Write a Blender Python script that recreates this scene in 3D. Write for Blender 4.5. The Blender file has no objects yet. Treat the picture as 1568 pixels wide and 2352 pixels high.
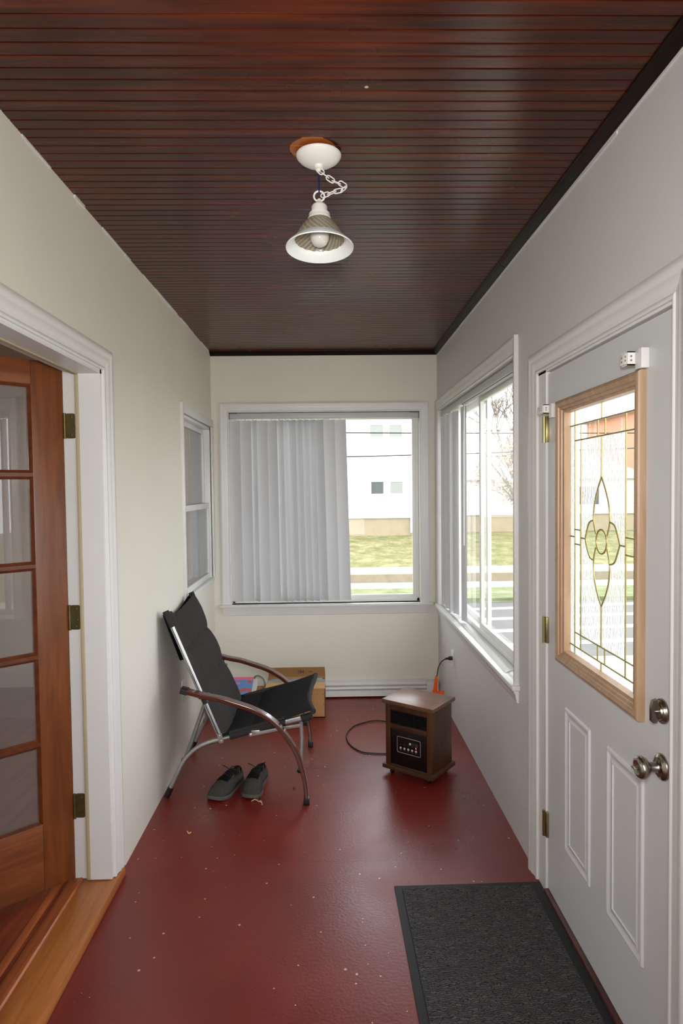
import bpy, bmesh, math, random
from mathutils import Vector, Matrix, noise
from mathutils.geometry import tessellate_polygon

S = bpy.context.scene
COL = S.collection
random.seed(7)
PI = math.pi

# ------------------------------------------------------------------ camera, sky, light, exposure
L, R, H, D = 0.890, 0.8436, 2.660, 4.955      # left wall, right wall, ceiling, back wall (metres)
EYE = Vector((0, 0, 1.6053))
cam = bpy.data.cameras.new('camera')
cam.sensor_fit = 'VERTICAL'
cam.sensor_height = 36.0
cam.lens = 1473.4 / 2352 * 36.0
cam.clip_start = 0.02
camo = bpy.data.objects.new('camera', cam)
COL.objects.link(camo)
rgt = Vector((0.99972933, -0.02039596, -0.01119267))
dwn = Vector((-0.01190928, -0.03535915, -0.99930371))
fwd = Vector((0.019986, 0.99916652, -0.03559248))
camo.matrix_world = Matrix(((rgt.x, -dwn.x, -fwd.x, EYE.x), (rgt.y, -dwn.y, -fwd.y, EYE.y),
                            (rgt.z, -dwn.z, -fwd.z, EYE.z), (0, 0, 0, 1)))
S.camera = camo

w = bpy.data.worlds.new('overcast')
S.world = w
w.use_nodes = True
bgn = w.node_tree.nodes['Background']
bgn.inputs[0].default_value = (0.93, 0.97, 1.0, 1)
bgn.inputs[1].default_value = 2.8

fl = bpy.data.lights.new('camera_flash', 'AREA')      # the photographer's bounced flash above the camera
fl.shape = 'DISK'
fl.size = 0.22
fl.energy = 11.5
fl.spread = math.radians(125)
fl.color = (1.0, 0.975, 0.94)
flo = bpy.data.objects.new('camera_flash', fl)
COL.objects.link(flo)
flo.location = (-0.02, -0.06, 1.78)
flo.rotation_euler = (math.radians(90), 0, 0)

S.view_settings.view_transform = 'Standard'
S.view_settings.look = 'None'
S.view_settings.gamma = 1.0
S.view_settings.use_curve_mapping = False
S.view_settings.exposure = 0.82
S.cycles.max_bounces = 12
S.cycles.diffuse_bounces = 7
S.cycles.glossy_bounces = 5
S.cycles.transmission_bounces = 8
S.cycles.transparent_max_bounces = 16
S.cycles.use_denoising = True
S.cycles.sample_clamp_indirect = 6.0


# ------------------------------------------------------------------ helpers
def lin(c):
    return tuple((x / 255 / 12.92) if x / 255 <= 0.04045 else (((x / 255) + 0.055) / 1.055) ** 2.4 for x in c) + (1,)


def newmat(name):
    m = bpy.data.materials.new(name)
    m.use_nodes = True
    nt = m.node_tree
    return m, nt, nt.nodes['Principled BSDF']


def mat(name, rgb, rough=0.5, metal=0.0, var=0.0, vscale=8.0, bump=0.0, bscale=40.0, spec=0.5, stretch=(1, 1, 1), coat=0.0):
    m, nt, p = newmat(name)
    c = lin(rgb)
    p.inputs['Base Color'].default_value = c
    p.inputs['Roughness'].default_value = rough
    p.inputs['Metallic'].default_value = metal
    p.inputs['Specular IOR Level'].default_value = spec
    p.inputs['Coat Weight'].default_value = coat
    if var or bump:
        tc = nt.nodes.new('ShaderNodeTexCoord')
        mp = nt.nodes.new('ShaderNodeMapping')
        mp.inputs['Scale'].default_value = stretch
        nt.links.new(tc.outputs['Object'], mp.inputs[0])
    if var:
        n = nt.nodes.new('ShaderNodeTexNoise')
        n.inputs['Scale'].default_value = vscale
        n.inputs['Detail'].default_value = 6
        nt.links.new(mp.outputs[0], n.inputs['Vector'])
        r = nt.nodes.new('ShaderNodeValToRGB')
        r.color_ramp.elements[0].position = 0.3
        r.color_ramp.elements[1].position = 0.7
        r.color_ramp.elements[0].color = tuple(max(0, x * (1 - var)) for x in c[:3]) + (1,)
        r.color_ramp.elements[1].color = tuple(min(1, x * (1 + var)) for x in c[:3]) + (1,)
        nt.links.new(n.outputs[0], r.inputs[0])
        nt.links.new(r.outputs[0], p.inputs['Base Color'])
    if bump:
        n2 = nt.nodes.new('ShaderNodeTexNoise')
        n2.inputs['Scale'].default_value = bscale
        n2.inputs['Detail'].default_value = 4
        nt.links.new(mp.outputs[0], n2.inputs['Vector'])
        b = nt.nodes.new('ShaderNodeBump')
        b.inputs['Strength'].default_value = bump
        b.inputs['Distance'].default_value = 0.01
        nt.links.new(n2.outputs[0], b.inputs['Height'])
        nt.links.new(b.outputs[0], p.inputs['Normal'])
    return m


def glass_mat(name, tint=(1, 1, 1), rough=0.0, film=0.0, ior=1.5):
    """thin pane: clear with a Fresnel reflection; film adds a dusty diffuse layer"""
    m = bpy.data.materials.new(name)
    m.use_nodes = True
    nt = m.node_tree
    nt.nodes.remove(nt.nodes['Principled BSDF'])
    out = nt.nodes['Material Output']
    tr = nt.nodes.new('ShaderNodeBsdfTransparent')
    tr.inputs[0].default_value = (*tint, 1)
    gl = nt.nodes.new('ShaderNodeBsdfGlossy')
    gl.inputs['Roughness'].default_value = rough
    fr = nt.nodes.new('ShaderNodeFresnel')
    ge = nt.nodes.new('ShaderNodeNewGeometry')          # the same reflectance from either side of the sheet
    io = nt.nodes.new('ShaderNodeMapRange')
    io.inputs['To Min'].default_value = ior
    io.inputs['To Max'].default_value = 1 / ior
    nt.links.new(ge.outputs['Backfacing'], io.inputs[0])
    nt.links.new(io.outputs[0], fr.inputs[0])
    mx = nt.nodes.new('ShaderNodeMixShader')
    nt.links.new(fr.outputs[0], mx.inputs[0])
    nt.links.new(tr.outputs[0], mx.inputs[1])
    nt.links.new(gl.outputs[0], mx.inputs[2])
    last = mx
    if film:
        df = nt.nodes.new('ShaderNodeBsdfDiffuse')
        df.inputs[0].default_value = (0.75, 0.75, 0.74, 1)
        m2 = nt.nodes.new('ShaderNodeMixShader')
        m2.inputs[0].default_value = film
        nt.links.new(mx.outputs[0], m2.inputs[1])
        nt.links.new(df.outputs[0], m2.inputs[2])
        last = m2
    nt.links.new(last.outputs[0], out.inputs[0])
    return m


def textured_glass(name):
    m = bpy.data.materials.new(name)
    m.use_nodes = True
    nt = m.node_tree
    nt.nodes.remove(nt.nodes['Principled BSDF'])
    out = nt.nodes['Material Output']
    tc = nt.nodes.new('ShaderNodeTexCoord')
    mp = nt.nodes.new('ShaderNodeMapping')
    mp.inputs['Scale'].default_value = (1, 1, 0.35)
    n = nt.nodes.new('ShaderNodeTexNoise')
    n.inputs['Scale'].default_value = 130
    n.inputs['Detail'].default_value = 3
    nt.links.new(tc.outputs['Object'], mp.inputs[0])
    nt.links.new(mp.outputs[0], n.inputs['Vector'])
    b = nt.nodes.new('ShaderNodeBump')
    b.inputs['Strength'].default_value = 1.0
    b.inputs['Distance'].default_value = 0.006
    nt.links.new(n.outputs[0], b.inputs['Height'])
    rf = nt.nodes.new('ShaderNodeBsdfRefraction')
    rf.inputs['IOR'].default_value = 1.12
    rf.inputs['Roughness'].default_value = 0.12
    nt.links.new(b.outputs[0], rf.inputs['Normal'])
    tr = nt.nodes.new('ShaderNodeBsdfTransparent')
    gl = nt.nodes.new('ShaderNodeBsdfGlossy')
    gl.inputs['Roughness'].default_value = 0.1
    nt.links.new(b.outputs[0], gl.inputs['Normal'])
    m1 = nt.nodes.new('ShaderNodeMixShader')
    m1.inputs[0].default_value = 0.7
    nt.links.new(tr.outputs[0], m1.inputs[1])
    nt.links.new(rf.outputs[0], m1.inputs[2])
    m2 = nt.nodes.new('ShaderNodeMixShader')
    m2.inputs[0].default_value = 0.05
    tl = nt.nodes.new('ShaderNodeBsdfTranslucent')
    tl.inputs[0].default_value = (0.95, 0.97, 0.95, 1)
    m3 = nt.nodes.new('ShaderNodeMixShader')
    m3.inputs[0].default_value = 0.18
    nt.links.new(m1.outputs[0], m3.inputs[1])
    nt.links.new(tl.outputs[0], m3.inputs[2])
    nt.links.new(m3.outputs[0], m2.inputs[1])
    nt.links.new(gl.outputs[0], m2.inputs[2])
    nt.links.new(m2.outputs[0], out.inputs[0])
    return m


BM = bmesh.new


def box(bm, lo, hi, bevel=0.0, seg=2):
    lo, hi = [min(a, b) for a, b in zip(lo, hi)], [max(a, b) for a, b in zip(lo, hi)]
    v = [bm.verts.new((x, y, z)) for x in (lo[0], hi[0]) for y in (lo[1], hi[1]) for z in (lo[2], hi[2])]
    fs = [bm.faces.new([v[i] for i in q]) for q in ((0, 1, 3, 2), (4, 6, 7, 5), (0, 4, 5, 1), (2, 3, 7, 6), (0, 2, 6, 4), (1, 5, 7, 3))]
    if bevel:
        es = list({e for f in fs for e in f.edges})
        bmesh.ops.bevel(bm, geom=es, offset=bevel, segments=seg, affect='EDGES', profile=0.5)
    return v


def cr(pts, n=8, closed=False):
    """Catmull-Rom through the points"""
    P = [Vector(p) for p in pts]
    out = []
    m = len(P)
    rng = range(m) if closed else range(m - 1)
    for i in rng:
        if closed:
            a, b, c, d = P[i - 1], P[i], P[(i + 1) % m], P[(i + 2) % m]
        else:
            a, b, c, d = P[max(i - 1, 0)], P[i], P[i + 1], P[min(i + 2, m - 1)]
        for k in range(n):
            t = k / n
            out.append(0.5 * ((2 * b) + (c - a) * t + (2 * a - 5 * b + 4 * c - d) * t * t + (3 * b - a - 3 * c + d) * t ** 3))
    if not closed:
        out.append(P[-1])
    return out


def sweep(bm, pts, prof, up=None, closed=False, scales=None):
    """sweep a closed 2D profile [(a,b)] along pts; a runs along 'side', b along 'up'"""
    P = [Vector(p) for p in pts]
    m = len(P)
    rings = []
    prevu = Vector(up) if up is not None else None
    for i in range(m):
        if closed:
            t = (P[(i + 1) % m] - P[i - 1])
        else:
            t = P[min(i + 1, m - 1)] - P[max(i - 1, 0)]
        t.normalize()
        if prevu is None:
            prevu = Vector((0, 0, 1)) if abs(t.z) < 0.9 else Vector((1, 0, 0))
        u = prevu - t * prevu.dot(t)
        if u.length < 1e-6:
            u = t.orthogonal()
        u.normalize()
        if up is None:
            prevu = u
        s = t.cross(u)
        k = scales[i] if scales else 1.0
        rings.append([bm.verts.new(P[i] + s * (a * k) + u * (b * k)) for a, b in prof])
    n = len(prof)
    rr = range(m) if closed else range(m - 1)
    for i in rr:
        A, B = rings[i], rings[(i + 1) % m]
        for j in range(n):
            bm.faces.new((A[j], A[(j + 1) % n], B[(j + 1) % n], B[j]))
    if not closed:
        bm.faces.new(rings[0][::-1])
        bm.faces.new(rings[-1])


def circ(r, n=12):
    return [(r * math.cos(2 * PI * k / n), r * math.sin(2 * PI * k / n)) for k in range(n)]


def rrect(wd, ht, r=0.003, n=3):
    o = []
    for cx, cy, a0 in ((wd / 2 - r, ht / 2 - r, 0), (-wd / 2 + r, ht / 2 - r, 90), (-wd / 2 + r, -ht / 2 + r, 180), (wd / 2 - r, -ht / 2 + r, 270)):
        for k in range(n + 1):
            a = math.radians(a0 + 90 * k / n)
            o.append((cx + r * math.cos(a), cy + r * math.sin(a)))
    return o


def tube(bm, pts, r, n=12, closed=False, scales=None):
    sweep(bm, pts, circ(r, n), None, closed, scales)


def lathe(bm, prof, M=Matrix(), n=32, cap0=True, cap1=True, twist=None):
    rings = []
    for (r, z) in prof:
        rings.append([bm.verts.new(M @ Vector((r * math.cos(2 * PI * k / n), r * math.sin(2 * PI * k / n), z))) for k in range(n)])
    for A, B in zip(rings, rings[1:]):
        for k in range(n):
            bm.faces.new((A[k], A[(k + 1) % n], B[(k + 1) % n], B[k]))
    if cap0:
        bm.faces.new(rings[0][::-1])
    if cap1:
        bm.faces.new(rings[-1])


def frame_M(o, zdir, xdir=None):
    z = Vector(zdir).normalized()
    x = Vector(xdir) if xdir is not None else z.orthogonal()
    x = (x - z * x.dot(z)).normalized()
    y = z.cross(x)
    return Matrix(((x.x, y.x, z.x, o[0]), (x.y, y.y, z.y, o[1]), (x.z, y.z, z.z, o[2]), (0, 0, 0, 1)))


def mould(bm, A, B, U, V, prof, ma=0.0, mb=0.0):
    """extrude profile (u,v) from A to B; ends mitred by ma/mb * u along the run"""
    A, B, U, V = Vector(A), Vector(B), Vector(U), Vector(V)
    t = (B - A).normalized()
    r0 = [bm.verts.new(A + U * u + V * v + t * (ma * u)) for u, v in prof]
    r1 = [bm.verts.new(B + U * u + V * v + t * (mb * u)) for u, v in prof]
    n = len(prof)
    for j in range(n):
        bm.faces.new((r0[j], r0[(j + 1) % n], r1[(j + 1) % n], r1[j]))
    bm.faces.new(r0[::-1])
    bm.faces.new(r1)


def prism(bm, poly, P0, U, V, N, d):
    """extrude polygon (u,v) by d along N"""
    P0, U, V, N = Vector(P0), Vector(U), Vector(V), Vector(N)
    a = [bm.verts.new(P0 + U * u + V * v) for u, v in poly]
    b = [bm.verts.new(P0 + U * u + V * v + N * d) for u, v in poly]
    n = len(poly)
    bm.faces.new(a[::-1])
    bm.faces.new(b)
    for j in range(n):
        bm.faces.new((a[j], a[(j + 1) % n], b[(j + 1) % n], b[j]))


def empty(name, loc, label, cat, group=None, rotz=0.0, kind=None):
    o = bpy.data.objects.new(name, None)
    o.empty_display_size = 0.1
    COL.objects.link(o)
    o.location = loc
    o.rotation_euler = (0, 0, rotz)
    tag(o, label, cat, group, kind)
    return o


def tag(o, label=None, cat=None, group=None, kind=None):
    if label:
        o['label'] = label
    if cat:
        o['category'] = cat
    if group:
        o['group'] = group
    if kind:
        o['kind'] = kind
    return o


def root_of(o):
    while o.parent:
        o = o.parent
    return o


def mk(name, bm, m, parent=None, label=None, cat=None, group=None, kind=None, local=False, smooth=40, mods=None):
    """link a mesh object; vertices are in world space unless local (then in the root's frame)"""
    bmesh.ops.recalc_face_normals(bm, faces=bm.faces[:])
    me = bpy.data.meshes.new(name)
    off = Vector((0, 0, 0))
    if parent is not None:
        if not local:
            off = root_of(parent).location.copy()
    else:
        xs = [v.co for v in bm.verts]
        off = Vector(((min(c.x for c in xs) + max(c.x for c in xs)) / 2, (min(c.y for c in xs) + max(c.y for c in xs)) / 2, min(c.z for c in xs)))
    bmesh.ops.translate(bm, vec=-off, verts=bm.verts[:])
    bm.to_mesh(me)
    bm.free()
    me.materials.append(m)
    if smooth:
        me.polygons.foreach_set('use_smooth', [True] * len(me.polygons))
        me.set_sharp_from_angle(angle=math.radians(smooth))
    o = bpy.data.objects.new(name, me)
    COL.objects.link(o)
    if parent is not None:
        o.parent = parent
    else:
        o.location = off
    tag(o, label, cat, group, kind)
    return o


def copy_tree(o, parent=None):
    c = o.copy()
    COL.objects.link(c)
    c.parent = parent
    for ch in list(o.children):
        copy_tree(ch, c)
    return c


def text_mesh(name, body, size, m, parent, M):
    cu = bpy.data.curves.new(name, 'FONT')
    cu.body = body
    cu.size = size
    cu.align_x = 'CENTER'
    cu.align_y = 'CENTER'
    cu.extrude = 0.0002
    t = bpy.data.objects.new('tmp', cu)
    COL.objects.link(t)
    dg = bpy.context.evaluated_depsgraph_get()
    me = bpy.data.meshes.new_from_object(t.evaluated_get(dg))
    bpy.data.objects.remove(t)
    bpy.data.curves.remove(cu)
    me.transform(M)
    me.materials.clear()
    me.materials.append(m)
    o = bpy.data.objects.new(name, me)
    COL.objects.link(o)
    o.parent = parent
    return o


# ------------------------------------------------------------------ materials
def wood_boards(name):
    """dark varnished bead boards running across the porch"""
    m, nt, p = newmat(name)
    N, K = nt.nodes, nt.links
    g = N.new('ShaderNodeNewGeometry')
    sx = N.new('ShaderNodeSeparateXYZ')
    K.new(g.outputs['Position'], sx.inputs[0])
    dv = N.new('ShaderNodeMath'); dv.operation = 'DIVIDE'; dv.inputs[1].default_value = 0.0906
    K.new(sx.outputs['Y'], dv.inputs[0])
    flr = N.new('ShaderNodeMath'); flr.operation = 'FLOOR'
    K.new(dv.outputs[0], flr.inputs[0])
    wn = N.new('ShaderNodeTexWhiteNoise'); wn.noise_dimensions = '1D'
    K.new(flr.outputs[0], wn.inputs['W'])
    mp = N.new('ShaderNodeMapping'); mp.inputs['Scale'].default_value = (1.6, 26, 26)
    K.new(g.outputs['Position'], mp.inputs[0])
    n = N.new('ShaderNodeTexNoise'); n.inputs['Scale'].default_value = 1.5; n.inputs['Detail'].default_value = 8; n.inputs['Distortion'].default_value = 0.6
    K.new(mp.outputs[0], n.inputs['Vector'])
    n2 = N.new('ShaderNodeTexNoise'); n2.inputs['Scale'].default_value = 2.2; n2.inputs['Detail'].default_value = 5
    K.new(g.outputs['Position'], n2.inputs['Vector'])
    add = N.new('ShaderNodeMath'); add.operation = 'MULTIPLY_ADD'; add.inputs[1].default_value = 0.12
    K.new(wn.outputs[0], add.inputs[0]); K.new(n.outputs[0], add.inputs[2])
    add2 = N.new('ShaderNodeMath'); add2.operation = 'MULTIPLY_ADD'; add2.inputs[1].default_value = 0.35
    K.new(n2.outputs[0], add2.inputs[0]); K.new(add.outputs[0], add2.inputs[2])
    r = N.new('ShaderNodeValToRGB')
    r.color_ramp.elements[0].position = 0.45; r.color_ramp.elements[0].color = lin((40, 15, 7))
    r.color_ramp.elements[1].position = 1.0; r.color_ramp.elements[1].color = lin((96, 38, 15))
    e = r.color_ramp.elements.new(0.72); e.color = lin((66, 25, 11))
    K.new(add2.outputs[0], r.inputs[0])
    # bare unstained wood left by an older, larger canopy
    vd = N.new('ShaderNodeVectorMath'); vd.operation = 'DISTANCE'; vd.inputs[1].default_value = (-0.036, 2.03, H)
    K.new(g.outputs['Position'], vd.inputs[0])
    lt = N.new('ShaderNodeMath'); lt.operation = 'LESS_THAN'; lt.inputs[1].default_value = 0.071
    K.new(vd.outputs['Value'], lt.inputs[0])
    mx = N.new('ShaderNodeMix'); mx.data_type = 'RGBA'
    mx.inputs['B'].default_value = lin((158, 88, 36))
    K.new(lt.outputs[0], mx.inputs['Factor']); K.new(r.outputs[0], mx.inputs['A'])
    # few paint flecks
    vo = N.new('ShaderNodeTexVoronoi'); vo.inputs['Scale'].default_value = 3.1
    K.new(g.outputs['Position'], vo.inputs['Vector'])
    l2 = N.new('ShaderNodeMath'); l2.operation = 'LESS_THAN'; l2.inputs[1].default_value = 0.017
    K.new(vo.outputs['Distance'], l2.inputs[0])
    m2 = N.new('ShaderNodeMix'); m2.data_type = 'RGBA'; m2.inputs['B'].default_value = lin((190, 180, 165))
    K.new(l2.outputs[0], m2.inputs['Factor']); K.new(mx.outputs['Result'], m2.inputs['A'])
    K.new(m2.outputs['Result'], p.inputs['Base Color'])
    rr = N.new('ShaderNodeMapRange'); rr.inputs['To Min'].default_value = 0.16; rr.inputs['To Max'].default_value = 0.34
    p.inputs['Specular IOR Level'].default_value = 0.3
    K.new(n2.outputs[0], rr.inputs[0]); K.new(rr.outputs[0], p.inputs['Roughness'])
    b = N.new('ShaderNodeBump'); b.inputs['Strength'].default_value = 0.12; b.inputs['Distance'].default_value = 0.004
    K.new(n.outputs[0], b.inputs['Height']); K.new(b.outputs[0], p.inputs['Normal'])
    return m


def floor_paint(name):
    m, nt, p = newmat(name)
    N, K = nt.nodes, nt.links
    g = N.new('ShaderNodeNewGeometry')
    n1 = N.new('ShaderNodeTexNoise'); n1.inputs['Scale'].default_value = 2.3; n1.inputs['Detail'].default_value = 8
    K.new(g.outputs['Position'], n1.inputs['Vector'])
    n2 = N.new('ShaderNodeTexNoise'); n2.inputs['Scale'].default_value = 90; n2.inputs['Detail'].default_value = 3
    K.new(g.outputs['Position'], n2.inputs['Vector'])
    r = N.new('ShaderNodeValToRGB')
    r.color_ramp.elements[0].position = 0.3; r.color_ramp.elements[0].color = lin((106, 27, 22))
    r.color_ramp.elements[1].position = 0.75; r.color_ramp.elements[1].color = lin((124, 37, 29))
    K.new(n1.outputs[0], r.inputs[0])
    # pale specks of grit and paint
    vo = N.new('ShaderNodeTexVoronoi'); vo.inputs['Scale'].default_value = 26
    K.new(g.outputs['Position'], vo.inputs['Vector'])
    sp = N.new('ShaderNodeSeparateColor'); K.new(vo.outputs['Color'], sp.inputs[0])
    thr = N.new('ShaderNodeMath'); thr.operation = 'MULTIPLY_ADD'; thr.inputs[1].default_value = 0.30; thr.inputs[2].default_value = -0.165
    K.new(sp.outputs[0], thr.inputs[0])
    lt = N.new('ShaderNodeMath'); lt.operation = 'LESS_THAN'
    K.new(vo.outputs['Distance'], lt.inputs[0]); K.new(thr.outputs[0], lt.inputs[1])
    mx = N.new('ShaderNodeMix'); mx.data_type = 'RGBA'; mx.inputs['B'].default_value = lin((196, 172, 160))
    K.new(lt.outputs[0], mx.inputs['Factor']); K.new(r.outputs[0], mx.inputs['A'])
    # dark scuffs
    mp = N.new('ShaderNodeMapping'); mp.inputs['Scale'].default_value = (5, 42, 1); mp.inputs['Rotation'].default_value = (0, 0, 0.15)
    K.new(g.outputs['Position'], mp.inputs[0])
    n3 = N.new('ShaderNodeTexNoise'); n3.inputs['Scale'].default_value = 1.0; n3.inputs['Detail'].default_value = 6
    K.new(mp.outputs[0], n3.inputs['Vector'])
    r3 = N.new('ShaderNodeValToRGB'); r3.color_ramp.elements[0].position = 0.72; r3.color_ramp.elements[1].position = 0.80
    r3.color_ramp.elements[0].color = (0, 0, 0, 1); r3.color_ramp.elements[1].color = (0.35, 0.35, 0.35, 1)
    K.new(n3.outputs[0], r3.inputs[0])
    # two joints of the plywood under the paint
    sx = N.new('ShaderNodeSeparateXYZ'); K.new(g.outputs['Position'], sx.inputs[0])
    seam = None
    for (ya, sl, xlo, xhi, wd) in ((2.713, -0.009, -0.15, 0.50, 0.0016), (3.128, 0.14, 0.0, 0.34, 0.0011), (2.613, 0.46, 0.04, 0.26, 0.0012)):
        ma = N.new('ShaderNodeMath'); ma.operation = 'MULTIPLY_ADD'; ma.inputs[1].default_value = -sl; K.new(sx.outputs['X'], ma.inputs[0]); K.new(sx.outputs['Y'], ma.inputs[2])
        cp_ = N.new('ShaderNodeMath'); cp_.operation = 'COMPARE'; cp_.inputs[1].default_value = ya; cp_.inputs[2].default_value = wd; K.new(ma.outputs[0], cp_.inputs[0])
        cx = N.new('ShaderNodeMath'); cx.operation = 'COMPARE'; cx.inputs[1].default_value = (xlo + xhi) / 2; cx.inputs[2].default_value = (xhi - xlo) / 2; K.new(sx.outputs['X'], cx.inputs[0])
        an = N.new('ShaderNodeMath'); an.operation = 'MULTIPLY'; K.new(cp_.outputs[0], an.inputs[0]); K.new(cx.outputs[0], an.inputs[1])
        if seam is None:
            seam = an
        else:
            mxx = N.new('ShaderNodeMath'); mxx.operation = 'MAXIMUM'; K.new(seam.outputs[0], mxx.inputs[0]); K.new(an.outputs[0], mxx.inputs[1]); seam = mxx
    mm = N.new('ShaderNodeMath'); mm.operation = 'MAXIMUM'; K.new(r3.outputs[0], mm.inputs[0]); K.new(seam.outputs[0], mm.inputs[1])
    m2 = N.new('ShaderNodeMix'); m2.data_type = 'RGBA'; m2.inputs['B'].default_value = lin((62, 20, 18))
    K.new(mm.outputs[0], m2.inputs['Factor']); K.new(mx.outputs['Result'], m2.inputs['A'])
    K.new(m2.outputs['Result'], p.inputs['Base Color'])
    rr = N.new('ShaderNodeMapRange'); rr.inputs['From Min'].default_value = 0.3; rr.inputs['From Max'].default_value = 0.7
    rr.inputs['To Min'].default_value = 0.27; rr.inputs['To Max'].default_value = 0.42
    K.new(n1.outputs[0], rr.inputs[0]); K.new(rr.outputs[0], p.inputs['Roughness'])
    p.inputs['Specular IOR Level'].default_value = 0.65
    b = N.new('ShaderNodeBump'); b.inputs['Strength'].default_value = 0.2; b.inputs['Distance'].default_value = 0.003
    K.new(n2.outputs[0], b.inputs['Height']); K.new(b.outputs[0], p.inputs['Normal'])
    return m


def wood(name, c0, c1, rough=0.35, axis=(1, 1, 14), scale=4.0, bump=0.08, coat=0.0):
    m, nt, p = newmat(name)
    N, K = nt.nodes, nt.links
    tc = N.new('ShaderNodeTexCoord')
    mp = N.new('ShaderNodeMapping'); mp.inputs['Scale'].default_value = axis
    K.new(tc.outputs['Object'], mp.inputs[0])
    n = N.new('ShaderNodeTexNoise'); n.inputs['Scale'].default_value = scale; n.inputs['Detail'].default_value = 8; n.inputs['Distortion'].default_value = 0.8
    K.new(mp.outputs[0], n.inputs['Vector'])
    r = N.new('ShaderNodeValToRGB')
    r.color_ramp.elements[0].position = 0.3; r.color_ramp.elements[0].color = lin(c0)
    r.color_ramp.elements[1].position = 0.7; r.color_ramp.elements[1].color = lin(c1)
    K.new(n.outputs[0], r.inputs[0]); K.new(r.outputs[0], p.inputs['Base Color'])
    p.inputs['Roughness'].default_value = rough
    p.inputs['Coat Weight'].default_value = coat
    b = N.new('ShaderNodeBump'); b.inputs['Strength'].default_value = bump; b.inputs['Distance'].default_value = 0.003
    K.new(n.outputs[0], b.inputs['Height']); K.new(b.outputs[0], p.inputs['Normal'])
    return m


def carpet(name):
    m, nt, p = newmat(name)
    N, K = nt.nodes, nt.links
    tc = N.new('ShaderNodeTexCoord')
    br = N.new('ShaderNodeTexBrick'); br.inputs['Scale'].default_value = 1.0
    br.inputs['Brick Width'].default_value = 0.026; br.inputs['Row Height'].default_value = 0.0072
    br.inputs['Mortar Size'].default_value = 0.0012; br.offset = 0.37; br.offset_frequency = 3
    br.inputs['Color1'].default_value = lin((98, 96, 96)); br.inputs['Color2'].default_value = lin((78, 76, 77)); br.inputs['Mortar'].default_value = lin((52, 51, 52))
    nd = N.new('ShaderNodeTexNoise'); nd.inputs['Scale'].default_value = 40; nd.inputs['Detail'].default_value = 2
    K.new(tc.outputs['Object'], nd.inputs['Vector'])
    vm = N.new('ShaderNodeVectorMath'); vm.operation = 'MULTIPLY_ADD'; vm.inputs[1].default_value = (0.05, 0.03, 0)
    K.new(nd.outputs['Color'], vm.inputs[0]); K.new(tc.outputs['Object'], vm.inputs[2])
    K.new(vm.outputs[0], br.inputs['Vector'])
    n = N.new('ShaderNodeTexNoise'); n.inputs['Scale'].default_value = 520; n.inputs['Detail'].default_value = 2
    K.new(tc.outputs['Object'], n.inputs['Vector'])
    mr = N.new('ShaderNodeMapRange'); mr.inputs['From Min'].default_value = 0.3; mr.inputs['From Max'].default_value = 0.7; mr.inputs['To Min'].default_value = 0.4; mr.inputs['To Max'].default_value = 1.5
    K.new(n.outputs[0], mr.inputs[0])
    mu = N.new('ShaderNodeMix'); mu.data_type = 'RGBA'; mu.blend_type = 'MULTIPLY'; mu.inputs['Factor'].default_value = 1
    cb = N.new('ShaderNodeCombineColor')
    for i in range(3):
        K.new(mr.outputs[0], cb.inputs[i])
    K.new(br.outputs['Color'], mu.inputs['A']); K.new(cb.outputs[0], mu.inputs['B'])
    K.new(mu.outputs['Result'], p.inputs['Base Color'])
    p.inputs['Roughness'].default_value = 0.95; p.inputs['Specular IOR Level'].default_value = 0.1
    ad = N.new('ShaderNodeMath'); ad.operation = 'SUBTRACT'
    K.new(n.outputs[0], ad.inputs[0]); K.new(br.outputs['Fac'], ad.inputs[1])
    b = N.new('ShaderNodeBump'); b.inputs['Strength'].default_value = 0.7; b.inputs['Distance'].default_value = 0.003
    K.new(ad.outputs[0], b.inputs['Height']); K.new(b.outputs[0], p.inputs['Normal'])
    return m


def grass_mat(name, cols):
    m, nt, p = newmat(name)
    N, K = nt.nodes, nt.links
    g = N.new('ShaderNodeNewGeometry')
    n = N.new('ShaderNodeTexNoise'); n.inputs['Scale'].default_value = 2.2; n.inputs['Detail'].default_value = 10; n.inputs['Roughness'].default_value = 0.75
    K.new(g.outputs['Position'], n.inputs['Vector'])
    r = N.new('ShaderNodeValToRGB')
    r.color_ramp.elements[0].position = 0.35; r.color_ramp.elements[0].color = lin(cols[0])
    r.color_ramp.elements[1].position = 0.66; r.color_ramp.elements[1].color = lin(cols[2])
    e = r.color_ramp.elements.new(0.5); e.color = lin(cols[1])
    K.new(n.outputs[0], r.inputs[0]); K.new(r.outputs[0], p.inputs['Base Color'])
    p.inputs['Roughness'].default_value = 1.0
    return m


M = {}
M['wall'] = mat('cream_wall_paint', (222, 218, 206), 0.55, var=0.015, vscale=2.5, bump=0.05, bscale=60, spec=0.35)
M['wallg'] = mat('grey_white_wall_paint', (208, 207, 206), 0.5, var=0.015, vscale=2.5, bump=0.05, bscale=60, spec=0.35)
M['trim'] = mat('white_trim_paint', (217, 216, 214), 0.35, var=0.02, vscale=5, spec=0.4)
M['door'] = mat('white_door_paint', (203, 204, 206), 0.35, var=0.012, vscale=3, spec=0.4)
M['vinyl'] = mat('white_vinyl', (228, 229, 224), 0.35, spec=0.4)
M['ceil'] = wood_boards('dark_varnished_beadboard')
M['ctrim'] = wood('dark_ceiling_moulding_wood', (16, 7, 5), (32, 14, 10), 0.45, (14, 1.2, 14), 3)
M['ctrim'].node_tree.nodes['Principled BSDF'].inputs['Specular IOR Level'].default_value = 0.15
M['floor'] = floor_paint('red_brown_floor_paint')
M['cherry'] = wood('orange_brown_door_wood', (100, 54, 24), (130, 73, 36), 0.38, (16, 16, 1.5), 2.2)
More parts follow.
